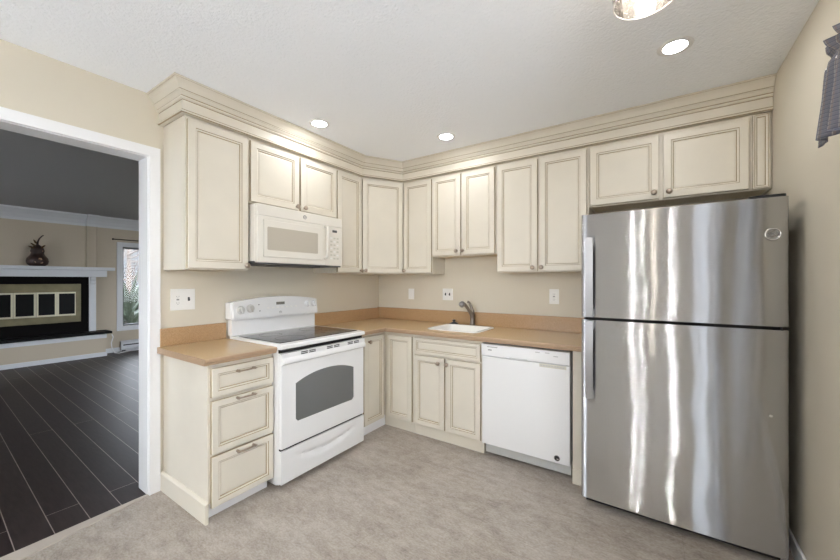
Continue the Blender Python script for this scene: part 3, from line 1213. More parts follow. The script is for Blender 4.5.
# emblem
def emblem(parent, x, y, z, r, ring_mat, curl_mat, label='round monogram emblem'):
    bm = bm_new()
    tube(bm, [(x + r * math.cos(a), y, z + r * math.sin(a)) for a in [2 * PI * i / 28 for i in range(28)]], r * 0.09, 8, closed=True)
    tube(bm, [(x + 0.78 * r * math.cos(a), y, z + 0.78 * r * math.sin(a)) for a in [2 * PI * i / 24 for i in range(24)]], r * 0.045, 6, closed=True)
    for s in (-1, 1):
        pts = []
        for i in range(17):
            a = i / 16 * 2.0 * PI
            rr = r * (0.30 - 0.010 * i)
            pts.append((x + s * r * 0.30 + s * rr * math.cos(a), y, z + rr * 1.3 * math.sin(a)))
        tube(bm, pts, r * 0.06, 6, mi=1)
    return obj('emblem', bm, [ring_mat, curl_mat], parent, label)


emblem(rg, 0.388, bgy(1.085) - 0.0008, 1.080, 0.010, 'ink', 'ink', 'small grey round emblem')
# oven door
bm = bm_new()
# door slab with a window-shaped opening face; arched top edge
DZ0, DZ1 = 0.262, 0.868
DF = RF - 0.032
wx0, wx1, wz0 = 0.108, 0.645, 0.408


def arch(n=16):
    pts = [(wx0 + 0.02, wz0), (wx1 - 0.02, wz0), (wx1, wz0 + 0.02)]
    pts.append((wx1, 0.655))
    for i in range(n + 1):
        s = i / n
        x = wx1 - (wx1 - wx0) * s
        z = 0.664 + 0.052 * (1 - abs(2 * s - 1) ** 2.2)
        pts.append((x, z))
    pts.append((wx0, 0.655))
    pts.append((wx0, wz0 + 0.02))
    return pts


box(bm, 0.004, RW - 0.004, DF, RF - 0.0005, DZ0, DZ1, 0.006)
od = obj('oven_door', bm, 'white', rg)
bm = bm_new()
ar = arch()
cxm, czm = sum(p[0] for p in ar) / len(ar), sum(p[1] for p in ar) / len(ar)
prism(bm, ar, DF - 0.0012, DF + 0.003, 'y')
obj('oven_window', bm, 'oven_glass', od, 'dark grey arched oven window')
bm = bm_new()
# raised bead round the window
tube(bm, [(x, DF - 0.0005, z) for x, z in ar], 0.0035, 6, closed=True)
obj('window_bead', bm, 'white', od)
for g in (0.175, 0.395, 0.600):
    for k in range(2):
        for j in range(2):
            bm = bm_new()
            box(bm, g + k * 0.066 - 0.028, g + k * 0.066 + 0.026, DF - 0.0098, DF - 0.004, 0.847 + j * 0.011, 0.8535 + j * 0.011)
            obj('vent_slot', bm, 'gap', od, 'dark vent slot')
bm = bm_new()
prism(bm, [(DF + 0.002, 0.798), (DF - 0.006, 0.798), (DF - 0.018, 0.803), (DF - 0.022, 0.812), (DF - 0.020, 0.826), (DF - 0.013, 0.838), (DF - 0.009, 0.842), (DF - 0.009, 0.872), (DF + 0.002, 0.872)], 0.004, RW - 0.004, 'x')
bmesh.ops.bevel(bm, geom=[e for e in bm.edges if abs(e.verts[0].co.x - e.verts[1].co.x) < 1e-6], offset=0.0015, segments=1, affect='EDGES')
obj('handle', bm, 'white', od)
# storage drawer with a smiling scoop
bm = bm_new()
nx, nz = 40, 14
SZ0, SZ1 = 0.042, 0.250
g = []
for j in range(nz + 1):
    row = []
    for i in range(nx + 1):
        x = 0.004 + (RW - 0.008) * i / nx
        z = SZ0 + (SZ1 - SZ0) * j / nz
        s = (x - RW / 2) / (RW / 2 - 0.09)
        zc = 0.150 + 0.050 * s * s
        d_ = 0.0
        if abs(s) < 1:
            half = 0.030 * (1 - abs(s) ** 3)
            if half > 0.002:
                q = (z - zc) / half
                if abs(q) < 1.0:
                    d_ = 0.016 * (0.5 + 0.5 * math.cos(PI * q)) * (1 - abs(s) ** 4)
        row.append(bm.verts.new((x, DF + d_, z)))
    g.append(row)
for j in range(nz):
    for i in range(nx):
        f = bm.faces.new((g[j][i], g[j][i + 1], g[j + 1][i + 1], g[j + 1][i]))
        f.smooth = True
back = [bm.verts.new(p) for p in ((0.004, RF - 0.0005, SZ0), (RW - 0.004, RF - 0.0005, SZ0), (RW - 0.004, RF - 0.0005, SZ1), (0.004, RF - 0.0005, SZ1))]
bm.faces.new(back[::-1])
bm.faces.new([back[0], back[1]] + [g[0][i] for i in range(nx, -1, -1)])
bm.faces.new([back[2], back[3]] + [g[nz][i] for i in range(nx + 1)])
bm.faces.new([back[3], back[0]] + [g[j][0] for j in range(nz + 1)])
bm.faces.new([back[1], back[2]] + [g[j][nx] for j in range(nz, -1, -1)])
obj('storage_drawer', bm, 'white', rg)

# ------------------------------------------------------------------ microwave
mwt = thing('microwave', 'white over-the-range microwave mounted under the short cabinet', 'microwave', (0.005, -1.789, 1.457), R90)
MWW, MWH = 0.770, 0.402
bm = bm_new()
box(bm, 0, MWW, -0.360, -0.002, 0.012, MWH, 0.003)
obj('body', bm, 'bisque', mwt)
bm = bm_new()
box(bm, 0.01, MWW - 0.01, -0.388, -0.01, -0.009, 0.0115)
obj('underside_panel', bm, 'dark_grey', mwt, 'dark underside panel')
bm = bm_new()
box(bm, 0.19, 0.55, -0.375, -0.20, -0.015, -0.0095, 0.001)
obj('grease_filter', bm, 'dark', mwt, 'black filter grille on the underside')
MF = -0.395
bm = bm_new()
box(bm, 0, MWW, MF, -0.3605, 0.325, MWH, 0.004)
obj('top_grille', bm, 'bisque', mwt)
bm = bm_new()
box(bm, 0, 0.588, MF - 0.004, -0.3605, 0.002, 0.3235, 0.005)
box(bm, 0.040, 0.560, MF - 0.012, MF - 0.003, 0.040, 0.300, 0.006)
md = obj('door', bm, 'bisque', mwt)
bm = bm_new()
prism(bm, rrect(0.068, 0.502, 0.090, 0.250, 0.008), MF - 0.0128, MF - 0.006, 'y')
obj('door_window', bm, 'mw_glass', md, 'beige meshed door window')
bm = bm_new()
tube(bm, [(0.578, MF - 0.004, 0.055), (0.578, MF - 0.035, 0.066), (0.578, MF - 0.040, 0.085), (0.578, MF - 0.040, 0.285), (0.578, MF - 0.035, 0.304), (0.578, MF - 0.004, 0.315)],
     0.0115, 12)
obj('handle', bm, 'bisque', md)
bm = bm_new()
box(bm, 0.5895, MWW, MF, -0.3605, 0.002, 0.3235, 0.004)
cp = obj('control_panel', bm, 'bisque', mwt)
bm = bm_new()
box(bm, 0.662, 0.712, MF - 0.001, MF + 0.002, 0.278, 0.298)
obj('display', bm, 'dark_grey', cp, 'dark digital display')
bm0 = None
for r_ in range(7):
    for c_ in range(3):
        bm = bm_new()
        x = 0.640 + c_ * 0.034
        z = 0.055 + r_ * 0.028
        box(bm, x, x + 0.022, MF - 0.0008, MF + 0.002, z, z + 0.013)
        obj('keypad_button', bm, 'sticker' if (r_ + c_) % 3 else 'plate', cp)
emblem(mwt, 0.386, MF - 0.0015, 0.362, 0.014, 'ink', 'ink', 'small grey round emblem')

# ------------------------------------------------------------------ dishwasher
dw = thing('dishwasher', 'white built-in dishwasher between sink cabinet and refrigerator', 'dishwasher', (1.536, YB - 0.01, 0), 0)
DWW = 0.622
oy = -(YB - 0.01)
df = -0.672 + oy
bm = bm_new()
box(bm, 0.006, DWW - 0.006, -0.60 + oy, -0.01, 0.10, 0.862)
obj('tub', bm, 'dark_grey', dw)
bm = bm_new()
box(bm, 0, DWW, df, -0.6005 + oy, 0.108, 0.766, 0.004)
obj('door', bm, 'white', dw)
bm = bm_new()
prism(bm, [(-0.6005 + oy, 0.768), (df + 0.004, 0.768), (df - 0.008, 0.776), (df - 0.010, 0.790), (df - 0.010, 0.852), (df - 0.004, 0.860), (-0.6005 + oy, 0.860)], 0, DWW, 'x')
dc = obj('control_panel', bm, 'white', dw)
bm = bm_new()
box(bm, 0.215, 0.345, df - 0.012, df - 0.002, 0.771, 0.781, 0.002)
obj('pocket_handle', bm, 'white_shadow', dc, 'grip recess, its shade painted grey')  # grey box carries the shade of the grip
M['ink_light'] = mat('pale_print', (0.48, 0.48, 0.48), 0.5)
bm = bm_new()
for i in range(12):
    box(bm, 0.045 + i * 0.0068, 0.0498 + i * 0.0068, df - 0.0106, df - 0.0099, 0.8385, 0.8445)
obj('lettering', bm, 'ink', dc, 'small grey printed line')
bm = bm_new()
for i in range(4):
    box(bm, 0.052 + i * 0.0075, 0.0580 + i * 0.0075, df - 0.0106, df - 0.0099, 0.815, 0.8235)
obj('brand_mark', bm, 'ink', dc, 'small dark printed mark')
for x, z in ((0.40, 0.838), (0.465, 0.840), (0.52, 0.822)):
    bm = bm_new()
    box(bm, x, x + 0.03, df - 0.0108, df - 0.0099, z, z + 0.006)
    obj('button', bm, 'ink_light', dc)
bm = bm_new()
box(bm, 0.425, 0.600, df - 0.0006, df + 0.001, 0.742, 0.764)
for i in range(9):
    box(bm, 0.432 + i * 0.018, 0.444 + i * 0.018, df - 0.0009, df - 0.0004, 0.749, 0.757, mi=1)
obj('sticker', bm, ['sticker', 'ink_light'], dw, 'beige printed sticker')
bm = bm_new()
bx_, bz_ = 0.541, 0.143
lathe(bm, [(0.020, 0), (0.020, 0.0015), (0.016, 0.002), (0, 0.002)], 24, mtx=towards_front(bx_, df - 0.0003, bz_))
lathe(bm, [(0.0165, 0.0021), (0.0165, 0.0026), (0, 0.0027)], 24, mi=1, mtx=towards_front(bx_, df - 0.0003, bz_))
box(bm, bx_ - 0.002, bx_ + 0.011, df - 0.0036, df - 0.0028, bz_ - 0.008, bz_ - 0.001)
obj('badge', bm, ['chrome', 'dark'], dw, 'round black and chrome badge')
bm = bm_new()
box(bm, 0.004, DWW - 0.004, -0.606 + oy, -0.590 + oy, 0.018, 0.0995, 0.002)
obj('toe_panel', bm, 'white_shadow', dw, 'recessed toe panel, shade in its grey colour')  # grey stands in for the shade below the door
for x in (0.03, DWW - 0.03):
    bm = bm_new()
    lathe(bm, [(0.018, 0), (0.018, 0.01), (0.008, 0.012), (0.008, 0.0995)], 12, mtx=Matrix.Translation((x, -0.55 + oy, 0)))
    obj('leveling_foot', bm, 'dark_grey', dw)

# ------------------------------------------------------------------ refrigerator
fr = thing('refrigerator', 'stainless steel top-freezer refrigerator against the right wall', 'refrigerator', (2.256, -0.868, 0), 0)
FW, FH = 0.880, 1.725
bm = bm_new()
box(bm, 0.006, FW - 0.006, 0.075, 0.76, 0.03, FH - 0.012, 0.006)
obj('body', bm, 'dark_grey', fr)
bm = bm_new()
box(bm, 0.02, FW - 0.02, 0.055, 0.0745, 0.06, FH - 0.02)
obj('gasket', bm, 'gap', fr, 'black door gasket')
bm = bm_new()
box(bm, 0.02, FW - 0.02, 0.05, 0.09, 0.012, 0.048, 0.003)
obj('base_grille', bm, 'dark', fr, 'black base grille')
for x in (0.05, FW - 0.05):
    for y in (0.12, 0.7):
        bm = bm_new()
        lathe(bm, [(0.02, 0), (0.02, 0.012), (0.01, 0.014), (0.01, 0.031)], 12, mtx=Matrix.Translation((x, y, 0)))
        obj('leveling_foot', bm, 'dark', fr)


def fridge_door(z0, z1, name):
    bm = bm_new()
    pts = [(0.0, 0.055)]
    n = 40
    r = 0.016
    for i in range(7):
        a = PI + (PI / 2) * i / 6
        pts.append((r + r * math.cos(a), 0.0 + r + 0.006 + r * math.sin(a)))
    for i in range(1, n):
        s = i / n
        pts.append((r + (FW - 2 * r) * s, 0.006 - 0.006 * math.sin(PI * s)))
    for i in range(7):
        a = -PI / 2 + (PI / 2) * i / 6
        pts.append((FW - r + r * math.cos(a), r + 0.006 + r * math.sin(a)))
    pts.append((FW, 0.055))
    prism(bm, pts, z0, z1, 'z', smooth=True)
    o = obj(name, bm, 'steel', fr)
    return o


d_lo = fridge_door(0.050, 1.104, 'door')
d_up = fridge_door(1.120, FH, 'door')
d_up['label'] = 'upper stainless freezer door'
d_lo['label'] = 'lower stainless fresh-food door'


def flat_handle(parent, z0, z1, top):
    bm = bm_new()
    y = -0.040
    hx0, hx1 = 0.030, 0.070
    # bowed strap with returns at both ends
    prof = []
    n = 16
    outer, inner = [], []
    for i in range(n + 1):
        s = i / n
        z = z0 + (z1 - z0) * s
        bow = 0.008 * math.sin(PI * s)
        outer.append((y - bow, z))
        inner.append((y - bow + 0.010, z))
    e0 = [(0.008, z0 + 0.0), (0.008, z0 + 0.035)]
    e1 = [(0.008, z1 - 0.035), (0.008, z1)]
    inner2 = [p for p in inner if z0 + 0.035 < p[1] < z1 - 0.035]
    outl = outer + e1[::-1] + inner2[::-1] + e0[::-1]
    prism(bm, outl, hx0, hx1, 'x')
    bmesh.ops.bevel(bm, geom=[e for e in bm.edges if abs(e.verts[0].co.x - e.verts[1].co.x) < 1e-6 and e.verts[0].co.y < 0], offset=0.003, segments=2, affect='EDGES')
    return obj('handle', bm, 'handle_steel', parent)


flat_handle(d_up, 1.124, 1.585, True)
flat_handle(d_lo, 0.650, 1.100, False)
emblem(d_up, 0.824, 0.0022, 1.552, 0.026, 'chrome', 'handle_steel', 'round chrome monogram emblem')
bm = bm_new()
lathe(bm, [(0.007, 0), (0.007, 0.0015), (0, 0.002)], 14, mtx=towards_front(0.817, 0.0042, 0.702))
obj('hinge_plug', bm, 'chrome', d_lo)
bm = bm_new()
prism(bm, rrect(0.745, FW - 0.006, 0.012, 0.13, 0.02), FH + 0.0005, FH + 0.014, 'z')
obj('hinge_cover', bm, 'dark', fr, 'black top hinge cover')

# ------------------------------------------------------------------ outlets and switches
def plate(name, label, loc, rz, w_, h_=0.122):
    t = thing(name, label, 'outlet' if 'outlet' in name else 'switch', loc, rz)
    bm = bm_new()
    box(bm, -w_ / 2, w_ / 2, -0.006, -0.0005, 0, h_, 0.002)
    obj('cover_plate', bm, 'plate', t)
    return t


def gfci(t, x, z):
    bm = bm_new()
    box(bm, x - 0.017, x + 0.017, -0.0085, -0.005, z - 0.034, z + 0.034, 0.001)
    o = obj('receptacle', bm, 'plate', t)
    bm = bm_new()
    for s in (-1, 1):
        for q in (-0.0065, 0.0065):
            box(bm, x + q - 0.001, x + q + 0.001, -0.0089, -0.008, z + s * 0.021 - 0.005, z + s * 0.021 + 0.004)
        lathe(bm, [(0.0025, 0), (0, 0.0004)], 8, mtx=towards_front(x, -0.0086, z + s * 0.021 - 0.010))
    box(bm, x - 0.008, x + 0.008, -0.0092, -0.008, z - 0.004, z + 0.004)
    obj('slots', bm, 'ink', o, 'dark outlet slots')


def toggle(t, x, z, tilt=0.25):
    bm = bm_new()
    box(bm, x - 0.006, x + 0.006, -0.0066, -0.005, z - 0.013, z + 0.013)
    box(bm, x - 0.0045, x + 0.0045, -0.016, -0.006, z - 0.009, z + 0.003, 0.001)
    obj('toggle', bm, 'dark', t, 'black toggle switch')


t = plate('outlet_switch_plate', 'white plate with outlet and black toggle beside the doorway', (0.0, -2.074, 1.139), R90, 0.146, 0.141)
gfci(t, -0.032, 0.070)
toggle(t, 0.034, 0.072)
t = plate('light_switch', 'single white switch plate in the corner left of the sink', (0.458, YB, 1.136), 0, 0.074, 0.114)
bm = bm_new()
box(bm, -0.016, 0.016, -0.009, -0.005, 0.024, 0.090, 0.001)
obj('rocker', bm, 'plate', t)
t = plate('double_switch', 'white double switch plate with two black toggles left of the faucet', (0.903, YB, 1.140), 0, 0.116, 0.116)
toggle(t, -0.023, 0.060)
toggle(t, 0.023, 0.060)
t = plate('wall_outlet', 'white outlet between faucet and refrigerator above the dishwasher', (1.922, YB, 1.139), 0, 0.078, 0.124)
gfci(t, 0, 0.062)

# ------------------------------------------------------------------ recessed lamps
def downlight(x, y, label):
    t = thing('recessed_light', label, 'ceiling light', (x, y, H), 0, 'recessed ceiling lights')
    bm = bm_new()
    lathe(bm, [(0.0505, -0.004), (0.070, -0.004), (0.075, -0.002), (0.076, -0.0003), (0.0505, -0.0003)], 40)
    obj('trim_ring', bm, 'trim', t)
    bm = bm_new()
    lathe(bm, [(0, -0.0035), (0.050, -0.0035), (0.050, -0.0006), (0, -0.0006)], 40, smooth=False)
    obj('lens', bm, 'lens', t, 'glowing lamp lens')
    return t


downlight(0.557, -1.394, 'recessed ceiling light above the range, leftmost of the three')
downlight(1.221, -0.668, 'recessed ceiling light above the sink, middle of the three')
downlight(2.706, -0.983, 'recessed ceiling light above the refrigerator, rightmost of the three')
downlight(1.25, -4.20, 'added recessed fill light in the far corner behind the camera')  # this and the next three are unseen, added for fill light
downlight(2.28, -4.05, 'added recessed fill light behind the camera, towards the right')
downlight(2.80, -3.05, 'added recessed fill light beside the right wall, out of view')
downlight(1.5, -2.75, 'added recessed fill light over the middle of the kitchen floor')

# ------------------------------------------------------------------ pendant lamp
pn = thing('pendant_lamp', 'clear seeded glass pendant lamp hanging at the top of the room', 'lamp', (2.598, -1.858, 2.20), 0)
bm = bm_new()
gp = [(0.088, 0.0), (0.0895, 0.03), (0.089, 0.09), (0.080, 0.14), (0.055, 0.175), (0.028, 0.190)]
lathe(bm, gp + [(r - 0.003, z) for r, z in gp[::-1]] + [gp[0]], 40)
obj('glass_shade', bm, 'seeded', pn)
bm = bm_new()
tube(bm, [(0.0865 * math.cos(a), 0.0865 * math.sin(a), 0.0) for a in [2 * PI * i / 48 for i in range(48)]], 0.002, 8, closed=True)
M['rim'] = mat('glass_rim', (0.85, 0.82, 0.80), 0.15)
obj('shade_rim', bm, 'rim', pn, 'thick bright glass rim')
bm = bm_new()
lathe(bm, [(0, 0.19), (0.032, 0.19), (0.032, 0.23), (0.015, 0.25), (0.006, 0.255), (0.006, 0.285), (0.06, 0.288), (0.062, 0.2995), (0, 0.2995)], 24)
obj('canopy', bm, 'nickel', pn)
bm = bm_new()
lathe(bm, [(0, 0.055), (0.018, 0.060), (0.028, 0.080), (0.029, 0.095), (0.022, 0.12), (0.013, 0.145), (0.013, 0.19)], 20)
obj('bulb', bm, 'bulb', pn, 'glowing bulb')

# unseen sheer added to diffuse daylight and brighten the refrigerator's reflection
M['sheer'], N_, L_, b_ = new_mat('diffuser_sheer')
N_.remove(b_)
t1_ = N_.new('ShaderNodeBsdfTranslucent')
t1_.inputs[0].default_value = (0.95, 0.96, 0.97, 1)
t2_ = N_.new('ShaderNodeBsdfDiffuse')
t2_.inputs[0].default_value = (0.9, 0.9, 0.91, 1)
mx_ = N_.new('ShaderNodeMixShader')
mx_.inputs[0].default_value = 0.2
L_.new(t1_.outputs[0], mx_.inputs[1])
L_.new(t2_.outputs[0], mx_.inputs[2])
L_.new(mx_.outputs[0], N_['Material Output'].inputs[0])
sc_ = thing('added_sheer', 'added unseen white sheer that diffuses daylight at the right wall', 'curtain', (3.10, -4.30, 0.02), 0)
bm = bm_new()
prev = None
for i in range(221):
    u = 1.6 * i / 220
    x = 0.022 * math.sin(u * 62) + 0.008 * math.sin(u * 141 + 1)
    c = (bm.verts.new((x, u, 0)), bm.verts.new((x * 0.8, u, 2.2)))
    if prev:
        bm.faces.new((prev[0], c[0], c[1], prev[1])).smooth = True
    prev = c
obj('cloth', bm, 'sheer', sc_)
bm = bm_new()
tube(bm, [(0, -0.05, 2.215), (0, 1.65, 2.215)], 0.012, 10)
for y in (-0.03, 1.63):
    tube(bm, [(0, y, 2.215), (0.088, y, 2.215)], 0.007, 8)
obj('rod', bm, 'nickel', sc_)

# unseen lamp added for fill light and streaks on the refrigerator
ch = thing('fill_lamp', 'three-armed lamp added out of view behind the camera for fill light', 'lamp', (2.50, -4.02, 1.95), 0)
bm = bm_new()
tube(bm, [(0, 0, 0.05), (0, 0, 0.53)], 0.007, 8)
lathe(bm, [(0, 0.52), (0.05, 0.525), (0.06, 0.5495), (0, 0.5495)], 20)
lathe(bm, [(0, -0.04), (0.03, -0.02), (0.035, 0.02), (0.02, 0.05), (0, 0.055)], 16)
obj('stem', bm, 'nickel', ch)
for x, y in ((-0.21, 0.04), (-0.09, -0.16), (0.30, 0.02)):
    bm = bm_new()
    tube(bm, [(0, 0, 0), (x * 0.4, y * 0.4, -0.05), (x * 0.85, y * 0.85, -0.05), (x, y, 0.0), (x, y, 0.03)], 0.006, 8)
    lathe(bm, [(0, 0.025), (0.022, 0.03), (0.022, 0.05), (0.012, 0.055), (0, 0.055)], 14, mtx=Matrix.Translation((x, y, 0)))
    arm = obj('arm', bm, 'nickel', ch)
    bm = bm_new()
    lathe(bm, [(0, 0.055), (0.007, 0.058), (0.0125, 0.085), (0.012, 0.105), (0.007, 0.13), (0, 0.142)], 16, mtx=Matrix.Translation((x, y, 0)))
    obj('bulb', bm, 'candle', arm, 'glowing bulb of the added lamp')

# ------------------------------------------------------------------ valance
va = thing('valance', 'blue-grey plaid gathered valance hanging at the right wall', 'curtain', (3.115, -1.40, 2.035), 0)
NV, NU = 26, 200
LEN = 0.82


def vpt(u, v):
    """u along the rod (0..LEN, away from the corner towards the camera), v 0 bottom .. 1 top"""
    z = -0.232 + 0.318 * v
    vr = 0.85      # rod pocket height
    if v < vr:
        sfl = (vr - v) / vr
        flare = 0.075 * sfl ** 0.8
        amp = 0.006 + 0.018 * sfl
    else:
        flare = 0.008 * (v - vr) / (1 - vr)
        amp = 0.006 + 0.012 * (v - vr) / (1 - vr)
    pinch = math.exp(-((v - vr) / 0.05) ** 2)
    amp *= min(1.0, 0.25 + u / 0.10)
    ph = u * 2 * PI / 0.085
    x = amp * math.sin(ph + 0.6 * math.sin(u * 13)) + 0.4 * amp * math.sin(ph * 2.3 + 1.0)
    x -= 0.020 * (1 - pinch) * 0.8
    z += 0.004 * math.sin(u * 21.0) * (1 - v) + 0.004 * math.sin(ph) * v
    edge = math.exp(-u / 0.10)
    y = -u + flare * edge
    return Vector((x, y, z))


bm = bm_new()
uvl = bm.loops.layers.uv.new('cloth')
grid = [[bm.verts.new(vpt(LEN * i / NU, j / NV)) for i in range(NU + 1)] for j in range(NV + 1)]
for j in range(NV):
    for i in range(NU):
        f = bm.faces.new((grid[j][i], grid[j][i + 1], grid[j + 1][i + 1], grid[j + 1][i]))
        f.smooth = True
        for lp, (a, b) in zip(f.loops, ((i, j), (i + 1, j), (i + 1, j + 1), (i, j + 1))):
            lp[uvl].uv = (LEN * a / NU * 1.6, 0.318 * b / NV)
me = bpy.data.meshes.new('cloth')
bm.to_mesh(me)
bm.free()
me.materials.append(M['valance'])
cl = bpy.data.objects.new('cloth', me)
COL.objects.link(cl)
cl.parent = va
sm = cl.modifiers.new('thick', 'SOLIDIFY')
sm.thickness = 0.003
bm = bm_new()
tube(bm, [(-0.01, 0.02, 0.012), (-0.01, -LEN - 0.02, 0.012)], 0.004, 10)
for y in (0.01, -LEN - 0.01):
    tube(bm, [(-0.01, y, 0.012), (0.089, y, 0.012)], 0.006, 8)
obj('curtain_rod', bm, 'plate', va)
# ------------------------------------------------------------------ living room: fireplace
fp = thing('fireplace', 'white mantel fireplace with black surround and brass doors in the dark living room', 'fireplace', (XL, -1.86, 0), R90)
# local frame: x along the wall to the right, -y into the room; wall at y=0
def fx(y):
    return y + 1.86


FL, FRt = -0.665, 0.615       # outer edges of the black surround
bm = bm_new()
box(bm, FL, FRt, -0.05, -0.001, 0.44, 1.402, 0.002)
obj('surround', bm, 'surround', fp, 'matte black surround')
bm = bm_new()
box(bm, FL - 0.24, FRt + 0.325, -0.20, -0.001, 1.515, 1.572, 0.006)
obj('mantel_shelf', bm, 'living_trim', fp)
bm = bm_new()
box(bm, FL - 0.14, FRt + 0.23, -0.12, -0.001, 1.402, 1.5145, 0.003)
obj('mantel_frieze', bm, 'living_trim', fp)
for a, b in ((FL - 0.095, FL - 0.0005), (FRt + 0.0005, FRt + 0.095)):
    bm = bm_new()
    box(bm, a, b, -0.06, -0.001, 0.44, 1.4015, 0.003)
    pl = obj('pilaster', bm, 'living_trim', fp)
    bm = bm_new()
    prism(bm, [(-0.0605, 1.27), (-0.075, 1.285), (-0.085, 1.33), (-0.105, 1.36), (-0.112, 1.4012), (-0.0605, 1.4012)], a + 0.012, b - 0.012, 'x')
    obj('corbel', bm, 'living_trim', pl)
bm = bm_new()
bx0, bx1, bz0, bz1 = -0.565, 0.508, 0.628, 1.280
for a, b, c, d in ((bx0, bx1, 1.145, bz1), (bx0, bx1, bz0, 0.74), (bx0, -0.500, 0.74, 1.145), (0.443, bx1, 0.74, 1.145)):
    box(bm, a, b, -0.075, -0.0505, c, d, 0.004)
obj('brass_frame', bm, 'brass', fp, 'aged brass door frame')
for a, b in ((0.432, 0.238), (0.190, 0.001), (-0.048, -0.244), (-0.292, -0.486)):
    bm = bm_new()
    x0, x1 = b, a
    for p, q, c, d in ((x0 - 0.022, x0, 0.742, 1.143), (x1, x1 + 0.022 if x1 < 0.4 else x1 + 0.010, 0.742, 1.143), (x0, x1, 1.118, 1.143), (x0, x1, 0.742, 0.768)):
        box(bm, p, q, -0.070, -0.051, c, d, 0.002)
    dd_ = obj('folding_door', bm, 'pale_brass', fp, 'pale brass framed folding door')
    bm = bm_new()
    box(bm, x0 + 0.0003, x1 - 0.0003, -0.060, -0.053, 0.7685, 1.1175)
    obj('door_glass', bm, 'soot_glass', dd_, 'dark smoked glass')
bm = bm_new()
HR = 0.79
box(bm, FL - 0.20, HR + 0.075, -0.335, -0.001, 0.398, 0.4395, 0.008)
obj('hearth_slab', bm, 'hearth_slab', fp, 'black stone hearth slab')
bm = bm_new()
box(bm, FL - 0.15, HR, -0.262, -0.001, 0.0, 0.3975)
obj('hearth_riser', bm, 'wall_living', fp, 'beige hearth riser')
bm = bm_new()
box(bm, FL - 0.15, HR + 0.012, -0.278, -0.2625, 0.320, 0.397, 0.003)
box(bm, HR + 0.0005, HR + 0.012, -0.2625, -0.001, 0.320, 0.397, 0.003)
obj('hearth_trim', bm, 'living_trim', fp, 'white board under the hearth slab')
bm = bm_new()
box(bm, FL - 0.15, HR + 0.016, -0.280, -0.2625, 0.0, 0.072, 0.004)
box(bm, HR + 0.0005, HR + 0.016, -0.2625, -0.001, 0.0, 0.072, 0.004)
obj('hearth_baseboard', bm, 'living_trim', fp, 'white base trim')

# gourd ornament on the mantel
go = thing('gourd_ornament', 'dark brown gourd-shaped ornament with curved stem on the mantel', 'ornament', (XL + 0.105, -1.875, 1.5725), R90)
bm = bm_new()
lathe(bm, [(0, 0), (0.085, 0.0), (0.118, 0.03), (0.128, 0.075), (0.118, 0.125), (0.09, 0.165), (0.078, 0.19), (0.074, 0.21), (0.082, 0.24), (0.072, 0.285),
           (0.042, 0.325), (0.018, 0.345), (0, 0.348)], 28)
obj('body', bm, 'gourd', go)
bm = bm_new()
tube(bm, [(0, 0, 0.343), (0.004, 0, 0.39), (0.02, 0, 0.44), (0.05, 0, 0.485), (0.068, 0, 0.50)], [0.014, 0.011, 0.009, 0.008, 0.009], 10)
obj('stem', bm, 'gourd', go)
for i, (x, z, a) in enumerate(((-0.055, 0.34, 0.7), (-0.035, 0.375, 1.1), (0.055, 0.31, -0.8), (-0.085, 0.31, 0.4))):
    bm = bm_new()
    pts = [(0, 0), (0.03, 0.014), (0.065, 0.010), (0.085, 0), (0.065, -0.010), (0.03, -0.014)]
    prism(bm, pts, -0.002, 0.002, 'z')
    bm.transform(Matrix.Translation((x * 0.4, -0.055, z - 0.03)) @ Matrix.Rotation(a if x < 0 else a, 4, 'Y') @ (Matrix.Rotation(PI, 4, 'Z') if x < 0 else Matrix.Identity(4)) @ Matrix.Rotation(1.2, 4, 'X'))
    obj('leaf', bm, 'gourd_leaf', go)
for x, z, r in ((0.012, 0.105, 0.024), (-0.032, 0.065, 0.020), (0.025, 0.055, 0.020), (0.04, 0.24, 0.016)):
    bm = bm_new()
    rr_ = 0.119 if z < 0.15 else 0.074
    y = -math.sqrt(max(rr_ ** 2 - x * x, 0)) + 0.004
    for k in range(6):
        a = 2 * PI * k / 6
        mt = Matrix.Translation((x + r * 0.5 * math.cos(a), y, z + r * 0.5 * math.sin(a))) @ Matrix.Rotation(PI / 2, 4, 'X')
        lathe(bm, [(r * 0.5, -0.002), (r * 0.42, 0.006), (0, 0.009)], 8, mtx=mt)
    obj('dried_flower', bm, 'gourd_flower', go)

# curtain rod over the living window, baseboard heater, cord
rd = thing('curtain_rod', 'thin dark curtain rod above the living room window', 'curtain rod', (XL, -0.9, 2.105), R90)
bm = bm_new()
tube(bm, [(0.0, -0.06, 0), (1.8, -0.06, 0)], 0.008, 8)
obj('rod', bm, 'curtain_rod', rd)
bm = bm_new()
lathe(bm, [(0, -0.02), (0.014, -0.012), (0.016, 0), (0.012, 0.012), (0, 0.016)], 12, mtx=Matrix.Translation((-0.012, -0.06, 0)) @ Matrix.Rotation(PI / 2, 4, 'Y'))
obj('finial', bm, 'curtain_rod', rd)
bm = bm_new()
for x in (0.04, 1.76):
    tube(bm, [(x, -0.001, 0), (x, -0.06, 0)], 0.006, 8)
obj('bracket', bm, 'curtain_rod', rd)

ht = thing('baseboard_heater', 'white electric baseboard heater under the living room window', 'heater', (XL + 0.0135, -0.80, 0), R90)
bm = bm_new()
prism(bm, [(0, 0.03), (0, 0.20), (-0.02, 0.205), (-0.055, 0.175), (-0.062, 0.165), (-0.062, 0.06), (-0.05, 0.04), (-0.04, 0.03)], 0, 1.5, 'x')
obj('housing', bm, 'living_trim', ht)
bm = bm_new()
box(bm, 0.03, 1.47, -0.0645, -0.060, 0.115, 0.135)
obj('outlet_slot', bm, 'gap', ht, 'dark air slot')
bm = bm_new()
for x in (0.05, 1.45):
    box(bm, x - 0.02, x + 0.02, -0.05, -0.01, 0.0, 0.0305)
obj('foot', bm, 'dark_grey', ht)

